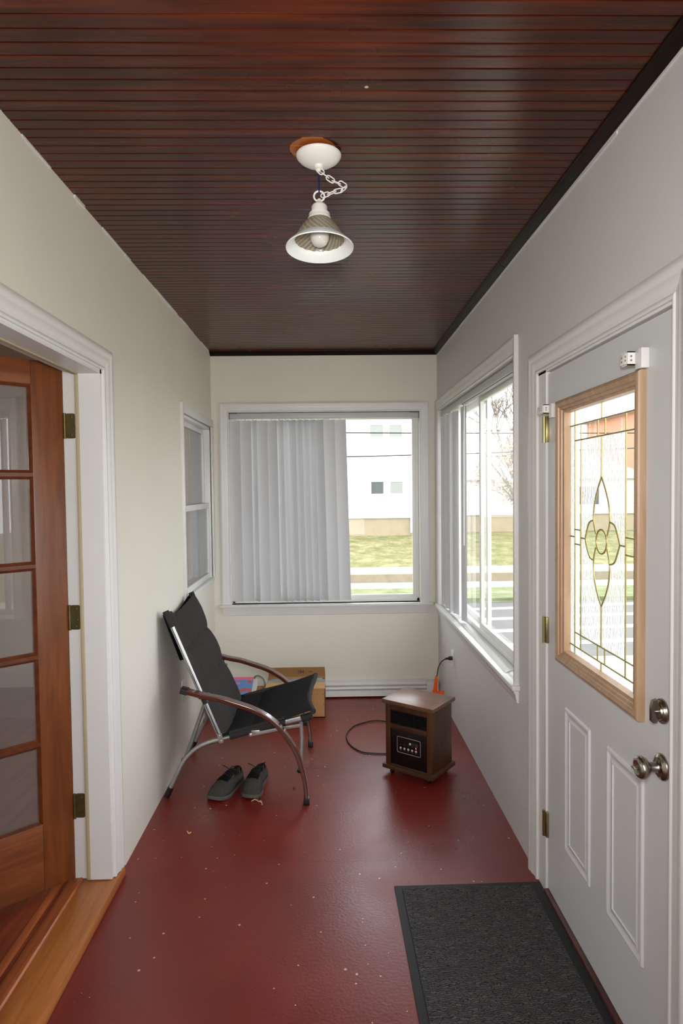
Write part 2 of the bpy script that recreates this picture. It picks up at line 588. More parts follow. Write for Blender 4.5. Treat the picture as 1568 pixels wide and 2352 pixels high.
M['cherryh'] = wood('orange_brown_rail_wood', (108, 57, 28), (142, 80, 43), 0.38, (1.5, 16, 16), 2.2)
M['sillw'] = wood('honey_oak_threshold_wood', (160, 92, 40), (188, 118, 58), 0.32, (20, 1.2, 20), 2.4)
M['sillr'] = wood('reddish_oak_threshold_wood', (146, 74, 36), (184, 104, 58), 0.35, (20, 1.2, 20), 2.4)
M['ofloor'] = wood('red_oak_house_floor', (104, 44, 26), (140, 66, 40), 0.3, (14, 1.2, 14), 2.4)
M['peach'] = mat('peach_house_wall_paint', (206, 186, 172), 0.8)
M['litew'] = wood('light_oak_insert_frame', (154, 122, 94), (176, 143, 113), 0.42, (12, 12, 1.5), 2.5)
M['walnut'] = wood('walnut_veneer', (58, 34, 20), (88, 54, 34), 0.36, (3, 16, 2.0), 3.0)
M['walnut_glare'] = wood('walnut_veneer_top_glare', (88, 56, 42), (116, 80, 62), 0.3, (3, 18, 3.0), 3.0)  # paler copy of the veneer, glare on the top put into its colour
M['armw'] = wood('mahogany_lacquer', (62, 26, 14), (92, 42, 22), 0.22, (3, 14, 8), 3, coat=0.6)
M['armedge'] = wood('worn_plywood_edge', (120, 62, 30), (160, 92, 50), 0.4, (3, 14, 8), 3)
M['alu'] = mat('brushed_aluminium', (186, 187, 186), 0.34, 0.85, var=0.05, vscale=30)
M['steel'] = mat('grey_steel_tube', (140, 142, 136), 0.4, 0.7)
M['nickel'] = mat('satin_nickel', (160, 152, 142), 0.26, 1.0)
M['brass'] = mat('polished_brass', (170, 156, 112), 0.3, 1.0)
M['oldbrass'] = mat('tarnished_brass', (104, 92, 56), 0.45, 0.75, var=0.15, vscale=40)
M['came'] = mat('brass_came', (150, 136, 84), 0.4, 0.35)
M['black'] = mat('black_plastic', (18, 18, 19), 0.4)
M['rubber'] = mat('black_rubber', (21, 20, 21), 0.6)
M['blackm'] = mat('black_metal_panel', (12, 12, 13), 0.3)
M['cord'] = mat('black_cord', (16, 16, 20), 0.45)
M['fabric'] = mat('charcoal_fabric', (84, 80, 78), 0.95, var=0.12, vscale=300, bump=0.35, bscale=700, spec=0.15)
M['fabricd'] = mat('black_fabric', (56, 54, 54), 0.95, var=0.1, vscale=300, bump=0.35, bscale=700, spec=0.15)
M['shoe'] = mat('grey_felt_shoe', (70, 66, 62), 0.95, var=0.25, vscale=160, bump=0.4, bscale=400, spec=0.1)
M['shoelin'] = mat('black_shoe_lining', (14, 14, 16), 0.8)
M['insole'] = mat('shiny_black_insole', (30, 30, 34), 0.25)
M['sole'] = mat('grey_shoe_sole', (84, 80, 76), 0.9, var=0.1, vscale=60)
M['card'] = mat('brown_cardboard', (178, 134, 86), 0.85, var=0.05, vscale=6)
M['cardl'] = mat('light_cardboard', (192, 152, 102), 0.85, var=0.05, vscale=6)
M['tape'] = mat('grey_packing_tape', (150, 154, 150), 0.3)
M['ink'] = mat('black_ink', (46, 38, 32), 0.8)
M['white'] = mat('white_enamel', (232, 230, 226), 0.35, spec=0.4)
M['shadew'] = mat('frosted_white_glass', (236, 240, 240), 0.3, spec=0.5)
M['plastic'] = mat('white_plastic', (226, 226, 222), 0.4)
M['blind'] = None
M['rail'] = mat('grey_white_headrail', (184, 186, 186), 0.4)
M['blue'] = mat('blue_wire', (24, 26, 84), 0.4)
M['orange'] = mat('orange_tag_vinyl', (236, 100, 24), 0.3)
M['mat'] = carpet('charcoal_ribbed_carpet')
M['silver'] = mat('silver_trim', (200, 200, 200), 0.3, 0.8)
M['button'] = mat('pale_grey_button', (190, 190, 186), 0.4)
M['lcd'] = mat('dim_display', (60, 56, 52), 0.3)
M['straw'] = mat('dry_straw', (206, 176, 130), 0.9)
M['stone'] = mat('grey_pebble', (84, 74, 72), 0.8)
M['pane'] = glass_mat('clear_window_pane')
M['paned'] = glass_mat('french_door_pane', (0.92, 0.93, 0.92), 0.0, film=0.12, ior=1.85)
M['panei'] = glass_mat('interior_window_pane', (0.8, 0.84, 0.9), 0.0, film=0.12)
M['tex'] = textured_glass('rain_texture_glass')
M['bevel'] = glass_mat('bevelled_clear_glass', (0.97, 1.0, 0.98))
M['siding'] = mat('white_vinyl_siding', (218, 218, 214), 0.6)
M['found'] = mat('tan_foundation', (158, 144, 120), 0.9, var=0.06, vscale=3)
M['hwin'] = mat('house_window_glass', (84, 90, 88), 0.3, spec=0.2)
M['hcurt'] = mat('house_window_curtain', (142, 146, 142), 0.8)
M['grass'] = grass_mat('spring_lawn', ((84, 90, 46), (116, 114, 72), (150, 142, 108)))
M['grass2'] = grass_mat('verge_grass', ((84, 96, 56), (110, 118, 78), (138, 136, 104)))
M['conc'] = mat('concrete', (176, 168, 152), 0.9, var=0.08, vscale=4)
M['concd'] = mat('curb_concrete', (132, 122, 104), 0.9, var=0.12, vscale=5)
M['asph'] = mat('asphalt', (100, 99, 97), 0.95, var=0.06, vscale=3)
M['line'] = mat('white_road_paint', (186, 184, 180), 0.8)
M['bark'] = mat('grey_bark', (120, 108, 96), 0.95, var=0.2, vscale=10)
M['bloss'] = mat('pale_blossom', (206, 178, 160), 0.9)
M['brick'] = mat('salmon_brick', (198, 138, 112), 0.9, var=0.1, vscale=6)
M['cable'] = mat('dark_cable', (58, 56, 52), 0.7)
M['roof'] = mat('grey_shingle', (176, 174, 172), 0.95, var=0.1, vscale=8)


def blind_mat():
    m, nt, p = newmat('white_blind_vinyl')
    p.inputs['Base Color'].default_value = lin((206, 206, 208))
    p.inputs['Roughness'].default_value = 0.45
    tl = nt.nodes.new('ShaderNodeBsdfTranslucent')
    tl.inputs[0].default_value = lin((214, 216, 220))
    mx = nt.nodes.new('ShaderNodeMixShader')
    mx.inputs[0].default_value = 0.08
    nt.links.new(p.outputs[0], mx.inputs[1])
    nt.links.new(tl.outputs[0], mx.inputs[2])
    nt.links.new(mx.outputs[0], nt.nodes['Material Output'].inputs[0])
    return m


M['blind'] = blind_mat()


# laminated arms: paler edge grain on the sides
_nt = M['armw'].node_tree
_p = _nt.nodes['Principled BSDF']
_src = _p.inputs['Base Color'].links[0].from_socket
_g = _nt.nodes.new('ShaderNodeNewGeometry')
_s = _nt.nodes.new('ShaderNodeSeparateXYZ'); _nt.links.new(_g.outputs['True Normal'], _s.inputs[0])
_a = _nt.nodes.new('ShaderNodeMath'); _a.operation = 'ABSOLUTE'; _nt.links.new(_s.outputs['Y'], _a.inputs[0])
_c = _nt.nodes.new('ShaderNodeMath'); _c.operation = 'GREATER_THAN'; _c.inputs[1].default_value = 0.8; _nt.links.new(_a.outputs[0], _c.inputs[0])
_m = _nt.nodes.new('ShaderNodeMix'); _m.data_type = 'RGBA'; _m.inputs['B'].default_value = lin((78, 33, 17))
_nt.links.new(_c.outputs[0], _m.inputs['Factor']); _nt.links.new(_src, _m.inputs['A']); _nt.links.new(_m.outputs['Result'], _p.inputs['Base Color'])


# ------------------------------------------------------------------ room shell
def holed(bm, plane, lo, hi, u0, u1, z0, z1, holes):
    """wall slab with rectangular holes. plane 'x': lo..hi in x, u is y; plane 'y': lo..hi in y, u is x"""
    us = sorted({u0, u1, *[h[0] for h in holes], *[h[1] for h in holes]})
    zs = sorted({z0, z1, *[h[2] for h in holes], *[h[3] for h in holes]})
    for a, b in zip(us, us[1:]):
        # merge vertical runs
        run = None
        for c, d in zip(zs, zs[1:]):
            inside = any(h[0] - 1e-6 <= a and b <= h[1] + 1e-6 and h[2] - 1e-6 <= c and d <= h[3] + 1e-6 for h in holes)
            if inside:
                if run:
                    _slab(bm, plane, lo, hi, a, b, *run)
                run = None
            else:
                run = (run[0], d) if run else (c, d)
        if run:
            _slab(bm, plane, lo, hi, a, b, *run)


def _slab(bm, plane, lo, hi, a, b, c, d):
    if plane == 'x':
        box(bm, (lo, a, c), (hi, b, d))
    else:
        box(bm, (a, lo, c), (b, hi, d))


YF = -1.75                                        # front end of the porch, behind the camera
RW2 = (2.853, 4.870, 0.716, 2.190)                # right wall window (y0,y1,z0,z1)
RW3 = (-0.95, 1.20, 0.716, 2.190)                 # the next window along the right wall, beside the camera
RD = (1.530, 2.520, 0.0, 2.065)                   # entry door rough opening
LD = (1.640, 2.565, 0.0, 2.085)                   # french door opening
LW = (3.945, 4.905, 0.945, 2.085)                 # interior window in the left wall
BW = (-0.757, 0.706, 0.722, 2.200)                # back window
FW = (-0.70, 0.70, 0.722, 2.200)                  # unseen window added behind the camera for frontal daylight

bm = BM(); holed(bm, 'x', R, R + 0.14, YF, D + 0.12, -0.9, H + 0.1, [RW2, RW3, RD])
mk('wall_right', bm, M['wallg'], label='white right wall with the entry door and a wide window', cat='wall', kind='structure', smooth=0)
bm = BM(); holed(bm, 'x', -L - 0.15, -L, YF, D + 0.12, -0.9, H + 0.1, [LD, LW])
mk('wall_left', bm, M['wall'], label='cream left wall behind the folding chair', cat='wall', kind='structure', smooth=0)
bm = BM(); holed(bm, 'y', D, D + 0.12, -L, R, -0.9, H + 0.1, [BW])
mk('wall_back', bm, M['wall'], label='white end wall around the large window', cat='wall', kind='structure', smooth=0)
bm = BM(); holed(bm, 'y', YF - 0.12, YF, -L, R, -0.9, H + 0.1, [FW])
mk('wall_front', bm, M['wall'], label='white end wall at the near end of the porch', cat='wall', kind='structure', smooth=0)
bm = BM(); box(bm, (-L - 0.02, YF - 0.1, -0.12), (R + 0.1, D + 0.1, 0))
mk('floor', bm, M['floor'], label='red-brown painted porch floor', cat='floor', kind='structure', smooth=0)

# beadboard ceiling: V-groove with a small bead every 45 mm
bm = BM()
pitch = 0.0453
prof = []
y = YF
while y < D + 0.02:
    prof += [(y, H + 0.0085), (y + 0.0022, H + 0.0008), (y + 0.0036, H), (y + pitch - 0.0036, H), (y + pitch - 0.0022, H + 0.0008)]
    y += pitch
x0, x1 = -L - 0.01, R + 0.01
va = [bm.verts.new((x0, a, b)) for a, b in prof]
vb = [bm.verts.new((x1, a, b)) for a, b in prof]
for i in range(len(prof) - 1):
    bm.faces.new((va[i], vb[i], vb[i + 1], va[i + 1]))
box(bm, (x0, YF, H + 0.02), (x1, D + 0.02, H + 0.1))
mk('ceiling', bm, M['ceil'], label='dark varnished beadboard ceiling', cat='ceiling', kind='structure', smooth=0)

# ceiling moulding: right (with a joint) and back
qr = [(0, 0), (0, -0.030), (0.006, -0.030), (0.010, -0.024), (0.020, -0.021), (0.029, -0.014), (0.033, -0.006), (0.036, -0.004), (0.036, 0)]
bm = BM()
mould(bm, (R, YF, H), (R, 3.02, H), (-1, 0, 0), (0, 0, 1), qr)
mould(bm, (R, 3.024, H), (R, D, H), (-1, 0, 0), (0, 0, 1), qr)
mk('trim_1', bm, M['ctrim'], label='dark moulding along the ceiling above the right wall', cat='moulding', kind='structure')
bm = BM()
mould(bm, (-L, D, H), (R, D, H), (0, -1, 0), (0, 0, 1), qr)
mk('trim_2', bm, M['ctrim'], label='dark moulding along the ceiling above the end wall', cat='moulding', kind='structure')
# uneven white caulk line under the moulding
bm = BM()
yy = YF
while yy < D - 0.06:
    ln = random.uniform(0.12, 0.5)
    box(bm, (R - 0.004, yy, H - 0.034 - random.uniform(0, 0.010)), (R + 0.001, min(yy + ln, D - 0.01), H - 0.029))
    yy += ln
mk('trim_3', bm, M['trim'], label='uneven white paint line under the right ceiling moulding', cat='paint line', kind='structure', smooth=0)
bm = BM()
yy = YF
while yy < D - 0.02:
    ln = random.uniform(0.03, 0.22)
    if random.random() < 0.75:
        box(bm, (-L - 0.001, yy, H - random.uniform(0.004, 0.012)), (-L + random.uniform(0.002, 0.006), yy + ln, H + 0.001))
    yy += ln
mk('trim_4', bm, M['trim'], label='ragged white paint edge where the left wall meets the ceiling', cat='paint line', kind='structure', smooth=0)

CAS = [(0, 0), (0, 0.010), (0.004, 0.013), (0.010, 0.013), (0.014, 0.010), (0.030, 0.012), (0.046, 0.018), (0.058, 0.017), (0.066, 0.021), (0.078, 0.021), (0.085, 0.017), (0.085, 0)]


def cas(wd, pr=1.0):
    return [(u * wd / 0.085, v * pr) for u, v in CAS]


def casing(bm, plane, c, nrm, u0, u1, z0, z1, wd, legs=(True, True), pr=1.0):
    """door/window casing on a wall: opening u0..u1, z0..z1 (no bottom). plane 'x' (u=y) or 'y' (u=x); nrm = +-1 into the room"""
    P = cas(wd, pr)
    U = Vector((0, 1, 0)) if plane == 'x' else Vector((1, 0, 0))
    V = Vector((nrm, 0, 0)) if plane == 'x' else Vector((0, nrm, 0))

    def pt(u, z):
        return Vector((c, u, z)) if plane == 'x' else Vector((u, c, z))
    if legs[0]:
        mould(bm, pt(u0, z0), pt(u0, z1), -U, V, P, 0, 1)
    if legs[1]:
        mould(bm, pt(u1, z0), pt(u1, z1), U, V, P, 0, 1)
    mould(bm, pt(u0, z1), pt(u1, z1), Vector((0, 0, 1)), V, P, -1 if legs[0] else 0, 1 if legs[1] else 0)


# ------------------------------------------------------------------ back window
wr = empty('window_1', (0, D, BW[2]), 'large slider window in the end wall, half covered by closed blinds', 'window', kind='structure')
bm = BM(); casing(bm, 'y', D, -1, BW[0], BW[1], BW[2], BW[3], 0.074, pr=0.8)
mk('casing', bm, M['trim'], wr)
bm = BM()
box(bm, (-0.845, D - 0.036, BW[2] - 0.022), (0.797, D + 0.05, BW[2]), 0.004)
mould(bm, (-0.825, D, BW[2] - 0.022), (0.778, D, BW[2] - 0.022), (0, 0, -1), (0, -1, 0),
      [(0, 0), (0, 0.024), (0.012, 0.024), (0.020, 0.018), (0.034, 0.016), (0.050, 0.010), (0.062, 0.008), (0.066, 0)])
mk('sill', bm, M['trim'], wr)
bm = BM()
y0, y1 = D + 0.05, D + 0.11
for a, b in (((BW[0], y0, BW[2]), (BW[0] + 0.022, y1, BW[3])), ((BW[1] - 0.022, y0, BW[2]), (BW[1], y1, BW[3])),
             ((BW[0], y0, BW[2]), (BW[1], y1, BW[2] + 0.026)), ((BW[0], y0, BW[3] - 0.026), (BW[1], y1, BW[3]))):
    box(bm, a, b, 0.003)
mk('frame', bm, M['vinyl'], wr)


def sash(parent, plane, c, th, u0, u1, z0, z1, wd, mt='vinyl', pane='pane', name='sash', wz=None):
    wz = wz or wd
    bm = BM()

    def bx(a0, a1, b0, b1, t0=0.0, t1=th):
        if plane == 'x':
            box(bm, (c + t0, a0, b0), (c + t1, a1, b1), 0.003)
        else:
            box(bm, (a0, c + t0, b0), (a1, c + t1, b1), 0.003)
    bx(u0, u0 + wd, z0, z1); bx(u1 - wd, u1, z0, z1)
    bx(u0 + wd, u1 - wd, z0, z0 + wz); bx(u0 + wd, u1 - wd, z1 - wz, z1)
    s = mk(name, bm, M[mt], parent)
    bm = BM()
    cc = c + th * 0.5
    if plane == 'x':
        vs = [(cc, u0 + wd * .8, z0 + wz * .8), (cc, u1 - wd * .8, z0 + wz * .8), (cc, u1 - wd * .8, z1 - wz * .8), (cc, u0 + wd * .8, z1 - wz * .8)]
    else:
        vs = [(u0 + wd * .8, cc, z0 + wz * .8), (u1 - wd * .8, cc, z0 + wz * .8), (u1 - wd * .8, cc, z1 - wz * .8), (u0 + wd * .8, cc, z1 - wz * .8)]
    bm.faces.new([bm.verts.new(v) for v in vs])
    mk('glass', bm, M[pane], s, smooth=0)
    return s


sash(wr, 'y', D + 0.055, 0.024, -0.03, BW[1] - 0.020, BW[2] + 0.024, BW[3] - 0.024, 0.030)
sash(wr, 'y', D + 0.082, 0.024, BW[0] + 0.020, 0.01, BW[2] + 0.024, BW[3] - 0.024, 0.030)

# ------------------------------------------------------------------ right wall window
wr = empty('window_2', (R, 3.86, RW2[2]), 'wide slider window in the right wall with half-drawn blinds', 'window', kind='structure')
bm = BM()
box(bm, (R - 0.020, RW2[0] - 0.020, RW2[2] - 0.01), (R + 0.01, RW2[0], RW2[3] + 0.088), 0.003)
mould(bm, (R, RW2[1], RW2[2]), (R, RW2[1], RW2[3]), (0, 1, 0), (-1, 0, 0), cas(0.080), 0, 1)
mould(bm, (R, RW2[0], RW2[3]), (R, RW2[1], RW2[3]), (0, 0, 1), (-1, 0, 0), cas(0.086), 0, 1)
mk('casing', bm, M['trim'], wr)
bm = BM()
box(bm, (R - 0.034, RW2[0] - 0.035, RW2[2] - 0.022), (R + 0.075, D - 0.002, RW2[2]), 0.004)
mould(bm, (R, RW2[0] - 0.02, RW2[2] - 0.022), (R, D - 0.002, RW2[2] - 0.022), (0, 0, -1), (-1, 0, 0),
      [(0, 0), (0, 0.022), (0.012, 0.022), (0.020, 0.016), (0.034, 0.014), (0.050, 0.010), (0.058, 0.008), (0.060, 0)])
mk('sill', bm, M['trim'], wr)
bm = BM()
xa, xb = R + 0.068, R + 0.138
for a, b in (((xa, RW2[0], RW2[2]), (xb, RW2[0] + 0.022, RW2[3])), ((xa, RW2[1] - 0.022, RW2[2]), (xb, RW2[1], RW2[3])),
             ((xa, RW2[0], RW2[2]), (xb, RW2[1], RW2[2] + 0.032)), ((xa, RW2[0], RW2[3] - 0.026), (xb, RW2[1], RW2[3]))):
    box(bm, a, b, 0.003)
mk('frame', bm, M['vinyl'], wr)
sash(wr, 'x', R + 0.072, 0.024, RW2[0] + 0.020, 3.885, RW2[2] + 0.028, RW2[3] - 0.030, 0.040, wz=0.04)
sash(wr, 'x', R + 0.106, 0.024, 3.82, RW2[1] - 0.020, RW2[2] + 0.028, RW2[3] - 0.030, 0.040, wz=0.04)

# window beside the camera (seen only as a reflection in the french door)
wr = empty('window_3', (R, 0.12, RW3[2]), 'slider window in the right wall nearer than the entry door', 'window', kind='structure')
bm = BM(); casing(bm, 'x', R, -1, RW3[0], RW3[1], RW3[2], RW3[3], 0.08)
mk('casing', bm, M['trim'], wr)
bm = BM(); box(bm, (R - 0.034, RW3[0] - 0.09, RW3[2] - 0.022), (R + 0.075, RW3[1] + 0.09, RW3[2]), 0.004)
mk('sill', bm, M['trim'], wr)
sash(wr, 'x', R + 0.072, 0.03, RW3[0], 0.16, RW3[2], RW3[3], 0.045)
sash(wr, 'x', R + 0.104, 0.03, 0.12, RW3[1], RW3[2], RW3[3], 0.045)
wr = empty('added_window_4', (0, YF, FW[2]), 'unseen slider window added in the near end wall to let in daylight', 'window', kind='structure')  # added out of view so daylight fills the porch from behind
bm = BM(); casing(bm, 'y', YF, 1, FW[0], FW[1], FW[2], FW[3], 0.08)
mk('casing', bm, M['trim'], wr)
sash(wr, 'y', YF - 0.09, 0.03, FW[0], 0.02, FW[2], FW[3], 0.045)
sash(wr, 'y', YF - 0.06, 0.03, -0.02, FW[1], FW[2], FW[3], 0.045)

# ------------------------------------------------------------------ interior window in the left wall
wr = empty('window_5', (-L, 4.42, LW[2]), 'old sash window in the left wall beside the chair back', 'window', kind='structure')
bm = BM()
box(bm, (-L - 0.01, LW[0] - 0.032, LW[2] - 0.06), (-L + 0.018, LW[0] - 0.004, LW[3] + 0.06), 0.003)
box(bm, (-L - 0.01, LW[0] - 0.004, LW[3]), (-L + 0.014, D - 0.004, LW[3] + 0.055), 0.003)
box(bm, (-L - 0.01, LW[1], LW[2]), (-L + 0.014, D - 0.004, LW[3] + 0.0), 0.003)
mk('casing', bm, M['trim'], wr)
bm = BM()
box(bm, (-L - 0.08, LW[0] - 0.004, LW[2] - 0.03), (-L + 0.012, LW[1] + 0.01, LW[2]), 0.004)
box(bm, (-L - 0.15, LW[0], LW[2]), (-L - 0.004, LW[0] + 0.025, LW[3]), 0.002)
box(bm, (-L - 0.15, LW[1] - 0.025, LW[2]), (-L - 0.004, LW[1], LW[3]), 0.002)
box(bm, (-L - 0.15, LW[0], LW[3] - 0.022), (-L - 0.004, LW[1], LW[3]), 0.002)
mk('frame', bm, M['trim'], wr)
sash(wr, 'x', -L - 0.072, 0.026, LW[0] + 0.025, LW[1] - 0.025, 1.475, LW[3] - 0.022, 0.034, 'trim', 'panei', wz=0.034)
sash(wr, 'x', -L - 0.040, 0.026, LW[0] + 0.025, LW[1] - 0.025, LW[2], 1.512, 0.034, 'trim', 'panei', wz=0.040)

# ------------------------------------------------------------------ french door on the left, opening into the house
bm = BM()
casing(bm, 'x', -L, 1, LD[0], LD[1], 0.045, LD[3], 0.086)
mk('trim_5', bm, M['trim'], label='white casing around the french door opening', cat='door casing', kind='structure')
bm = BM()
xo, xi = -L - 0.150, -L + 0.001
box(bm, (-L - 0.086, LD[1] - 0.016, 0.045), (xi, LD[1] + 0.004, LD[3]))             # far jamb, porch side
box(bm, (xo, LD[1] - 0.004, 0.045), (-L - 0.084, LD[1] + 0.004, LD[3]))             # far jamb, rebate
box(bm, (-L - 0.086, LD[0] - 0.004, 0.045), (xi, LD[0] + 0.016, LD[3]))
box(bm, (xo, LD[0] - 0.004, 0.045), (-L - 0.084, LD[0] + 0.004, LD[3]))
box(bm, (-L - 0.086, LD[0], LD[3] - 0.016), (xi, LD[1], LD[3] + 0.004))
box(bm, (xo, LD[0], LD[3] - 0.004), (-L - 0.084, LD[1], LD[3] + 0.004))
mk('trim_6', bm, M['trim'], label='white jamb of the french door opening', cat='door jamb', kind='structure', smooth=0)
bm = BM()
tan = mat('tan_weatherstrip', (176, 162, 132), 0.7)
box(bm, (-L - 0.100, LD[1] - 0.020, 0.045), (-L - 0.084, LD[1] - 0.004, LD[3] - 0.016), 0.004)
box(bm, (-L - 0.100, LD[0] + 0.016, LD[3] - 0.020), (-L - 0.084, LD[1] - 0.016, LD[3] - 0.004), 0.004)
mk('trim_7', bm, tan, label='tan weatherstrip along the french door jamb', cat='weatherstrip', kind='structure')
# threshold boards
bm = BM()
box(bm, (-1.010, 0.9, 0.001), (-0.868, 2.655, 0.042), 0.004)
mk('trim_8', bm, M['sillw'], label='wide honey-coloured wooden threshold board', cat='threshold', kind='structure')
bm = BM()
mould(bm, (-1.008, 0.9, 0.0), (-1.008, LD[1] + 0.06, 0.0), (-1, 0, 0), (0, 0, 1), [(0, 0.001), (0, 0.044), (0.006, 0.049), (0.016, 0.047), (0.040, 0.046), (0.058, 0.036), (0.060, 0.001)])
mould(bm, (-1.086, 0.9, 0.0), (-1.086, LD[1] + 0.04, 0.0), (-1, 0, 0), (0, 0, 1), [(0, 0.001), (0, 0.032), (0.012, 0.036), (0.030, 0.033), (0.034, 0.001)])
mk('trim_9', bm, M['sillr'], label='narrow reddish threshold strips behind the wide board', cat='threshold', kind='structure')

lr = empty('door_1', (-L - 0.148, LD[1] - 0.010, 0.05), 'brown wooden french door standing open into the house', 'door', rotz=math.radians(-137.6), kind='structure')
# local frame: x along the leaf from the hinge, y = thickness, +y side faces the camera
T = 0.036
HT = 2.060
LW_ = 0.86
z0s = [0.290, 0.600, 0.930, 1.262, 1.605]
z1s = [0.585, 0.905, 1.240, 1.577, 1.925]
rows = [(a - 0.010, b + 0.020) for a, b in zip(z0s, z1s)]
rows = [(0.272, 0.560), (0.598, 0.902), (0.938, 1.254), (1.291, 1.607), (1.640, 1.956)]
cols = [(0.128, 0.318), (0.340, 0.525), (0.547, 0.735)]
bm = BM()
box(bm, (0, -T, 0), (0.118, 0, HT), 0.003)
box(bm, (LW_ - 0.118, -T, 0), (LW_, 0, HT), 0.003)
mk('stile', bm, M['cherry'], lr, local=True)
bm = BM()
box(bm, (0.118, -T, 0), (LW_ - 0.118, 0, rows[0][0] - 0.012), 0.002)
box(bm, (0.118, -T, rows[-1][1] + 0.012), (LW_ - 0.118, 0, HT), 0.002)
mk('rail', bm, M['cherryh'], lr, local=True)
bm = BM()
for (a, b), (c, d) in zip(rows, rows[1:]):
    zc = (b + c) / 2
    mould(bm, (0.116, -T / 2, zc), (LW_ - 0.116, -T / 2, zc), (0, 0, 1), (0, 1, 0),
          [(-0.018, -0.006), (-0.018, 0.006), (-0.010, 0.012), (-0.007, 0.017), (0.007, 0.017), (0.010, 0.012), (0.018, 0.006), (0.018, -0.006), (0.01, -0.014), (-0.01, -0.014)])
for xc in ((cols[0][1] + cols[1][0]) / 2, (cols[1][1] + cols[2][0]) / 2):
    mould(bm, (xc, -T / 2, 0.26), (xc, -T / 2, HT - 0.1), (1, 0, 0), (0, 1, 0),
          [(-0.013, -0.006), (-0.013, 0.006), (-0.007, 0.012), (-0.005, 0.0165), (0.005, 0.0165), (0.007, 0.012), (0.013, 0.006), (0.013, -0.006), (0.007, -0.014), (-0.007, -0.014)])
# sticking mould around the glazed field
for zc, sg in ((rows[0][0] - 0.012, 1), (rows[-1][1] + 0.012, -1)):
    mould(bm, (0.116, -T / 2, zc), (LW_ - 0.116, -T / 2, zc), (0, 0, sg), (0, 1, 0), [(0, -0.016), (0, 0.0175), (0.004, 0.016), (0.008, 0.009), (0.012, 0.006), (0.012, -0.016)])
for xc, sg in ((0.116, 1), (LW_ - 0.116, -1)):
    mould(bm, (xc, -T / 2, 0.262), (xc, -T / 2, HT - 0.094), (sg, 0, 0), (0, 1, 0), [(0, -0.016), (0, 0.0175), (0.004, 0.016), (0.008, 0.009), (0.012, 0.006), (0.012, -0.016)])
mk('muntin', bm, wood('brown_muntin_wood', (82, 38, 17), (112, 58, 28), 0.35, (8, 8, 8), 2.2), lr, local=True)
bm = BM()
bm.faces.new([bm.verts.new(v) for v in ((0.12, -T / 2, 0.262), (LW_ - 0.12, -T / 2, 0.262), (LW_ - 0.12, -T / 2, HT - 0.094), (0.12, -T / 2, HT - 0.094))])
mk('glass', bm, M['paned'], lr, local=True, smooth=0)
# three old hinges on the rebate of the jamb
for i, zc in enumerate((1.866, 1.107, 0.345)):
    bm = BM()
    poly = rrect(0.038, 0.098, 0.008)
    prism(bm, poly, (-L - 0.122, LD[1] - 0.0045, zc), (1, 0, 0), (0, 0, 1), (0, -1, 0), 0.003)
    tube(bm, [(-L - 0.143, LD[1] - 0.012, zc - 0.05), (-L - 0.143, LD[1] - 0.012, zc + 0.05)], 0.006)
    for sx_, sz_ in ((0.006, 0.034), (0.010, -0.01), (0.004, -0.035)):
        lathe(bm, [(0.0035, 0), (0.0035, 0.0045), (0.001, 0.0055)], frame_M((-L - 0.122 + sx_, LD[1] - 0.0075, zc + sz_), (0, -1, 0)), 10)
    h = mk('hinge', bm, M['oldbrass'], lr, local=True)
    h.data.transform(lr.matrix_basis.inverted())

# the house room beyond
bm = BM()
box(bm, (-4.6, -0.6, -0.1), (-L - 0.10, 5.2, 0.030))
mk('floor_house', bm, M['ofloor'], label='reddish wooden floor inside the house', cat='floor', kind='structure', smooth=0)
bm = BM(); box(bm, (-4.6, -0.6, 2.62), (-L - 0.15, 5.2, 2.72))
mk('ceiling_house', bm, M['peach'], label='peach ceiling inside the house', cat='ceiling', kind='structure', smooth=0)
bm = BM(); holed(bm, 'x', -4.72, -4.6, -0.6, 5.2, -0.1, 2.7, [(1.2, 3.0, 0.9, 2.1)])  # opening added to let daylight into the house room
mk('wall_house_far', bm, M['peach'], label='peach far wall inside the house', cat='wall', kind='structure', smooth=0)
bm = BM(); box(bm, (-4.7, 5.2, -0.1), (-L - 0.15, 5.3, 2.7))
mk('wall_house_back', bm, M['peach'], label='peach back wall inside the house', cat='wall', kind='structure', smooth=0)
bm = BM(); box(bm, (-4.7, -0.7, -0.1), (-L - 0.15, -0.6, 2.7))
mk('wall_house_front', bm, M['peach'], label='peach front wall inside the house', cat='wall', kind='structure', smooth=0)

# ------------------------------------------------------------------ entry door on the right
bm = BM(); casing(bm, 'x', R, -1, 1.545, 2.555, 0.0, 2.054, 0.086)
mk('trim_10', bm, M['trim'], label='white moulded casing around the entry door', cat='door casing', kind='structure')
bm = BM()
box(bm, (R - 0.002, 2.470, 0.0), (R + 0.13, 2.556, 2.06))
box(bm, (R - 0.002, 1.530, 0.0), (R + 0.13, 1.550, 2.06))
box(bm, (R - 0.002, 1.530, 2.046), (R + 0.13, 2.556, 2.066))
mk('trim_11', bm, M['trim'], label='white jamb of the entry door', cat='door jamb', kind='structure', smooth=0)
bm = BM()
box(bm, (R - 0.010, 1.55, 0.001), (R + 0.14, 2.470, 0.018), 0.003)
mk('trim_12', bm, mat('worn_brown_threshold', (72, 34, 28), 0.5, var=0.3, vscale=18), label='worn dark threshold under the entry door', cat='threshold', kind='structure')

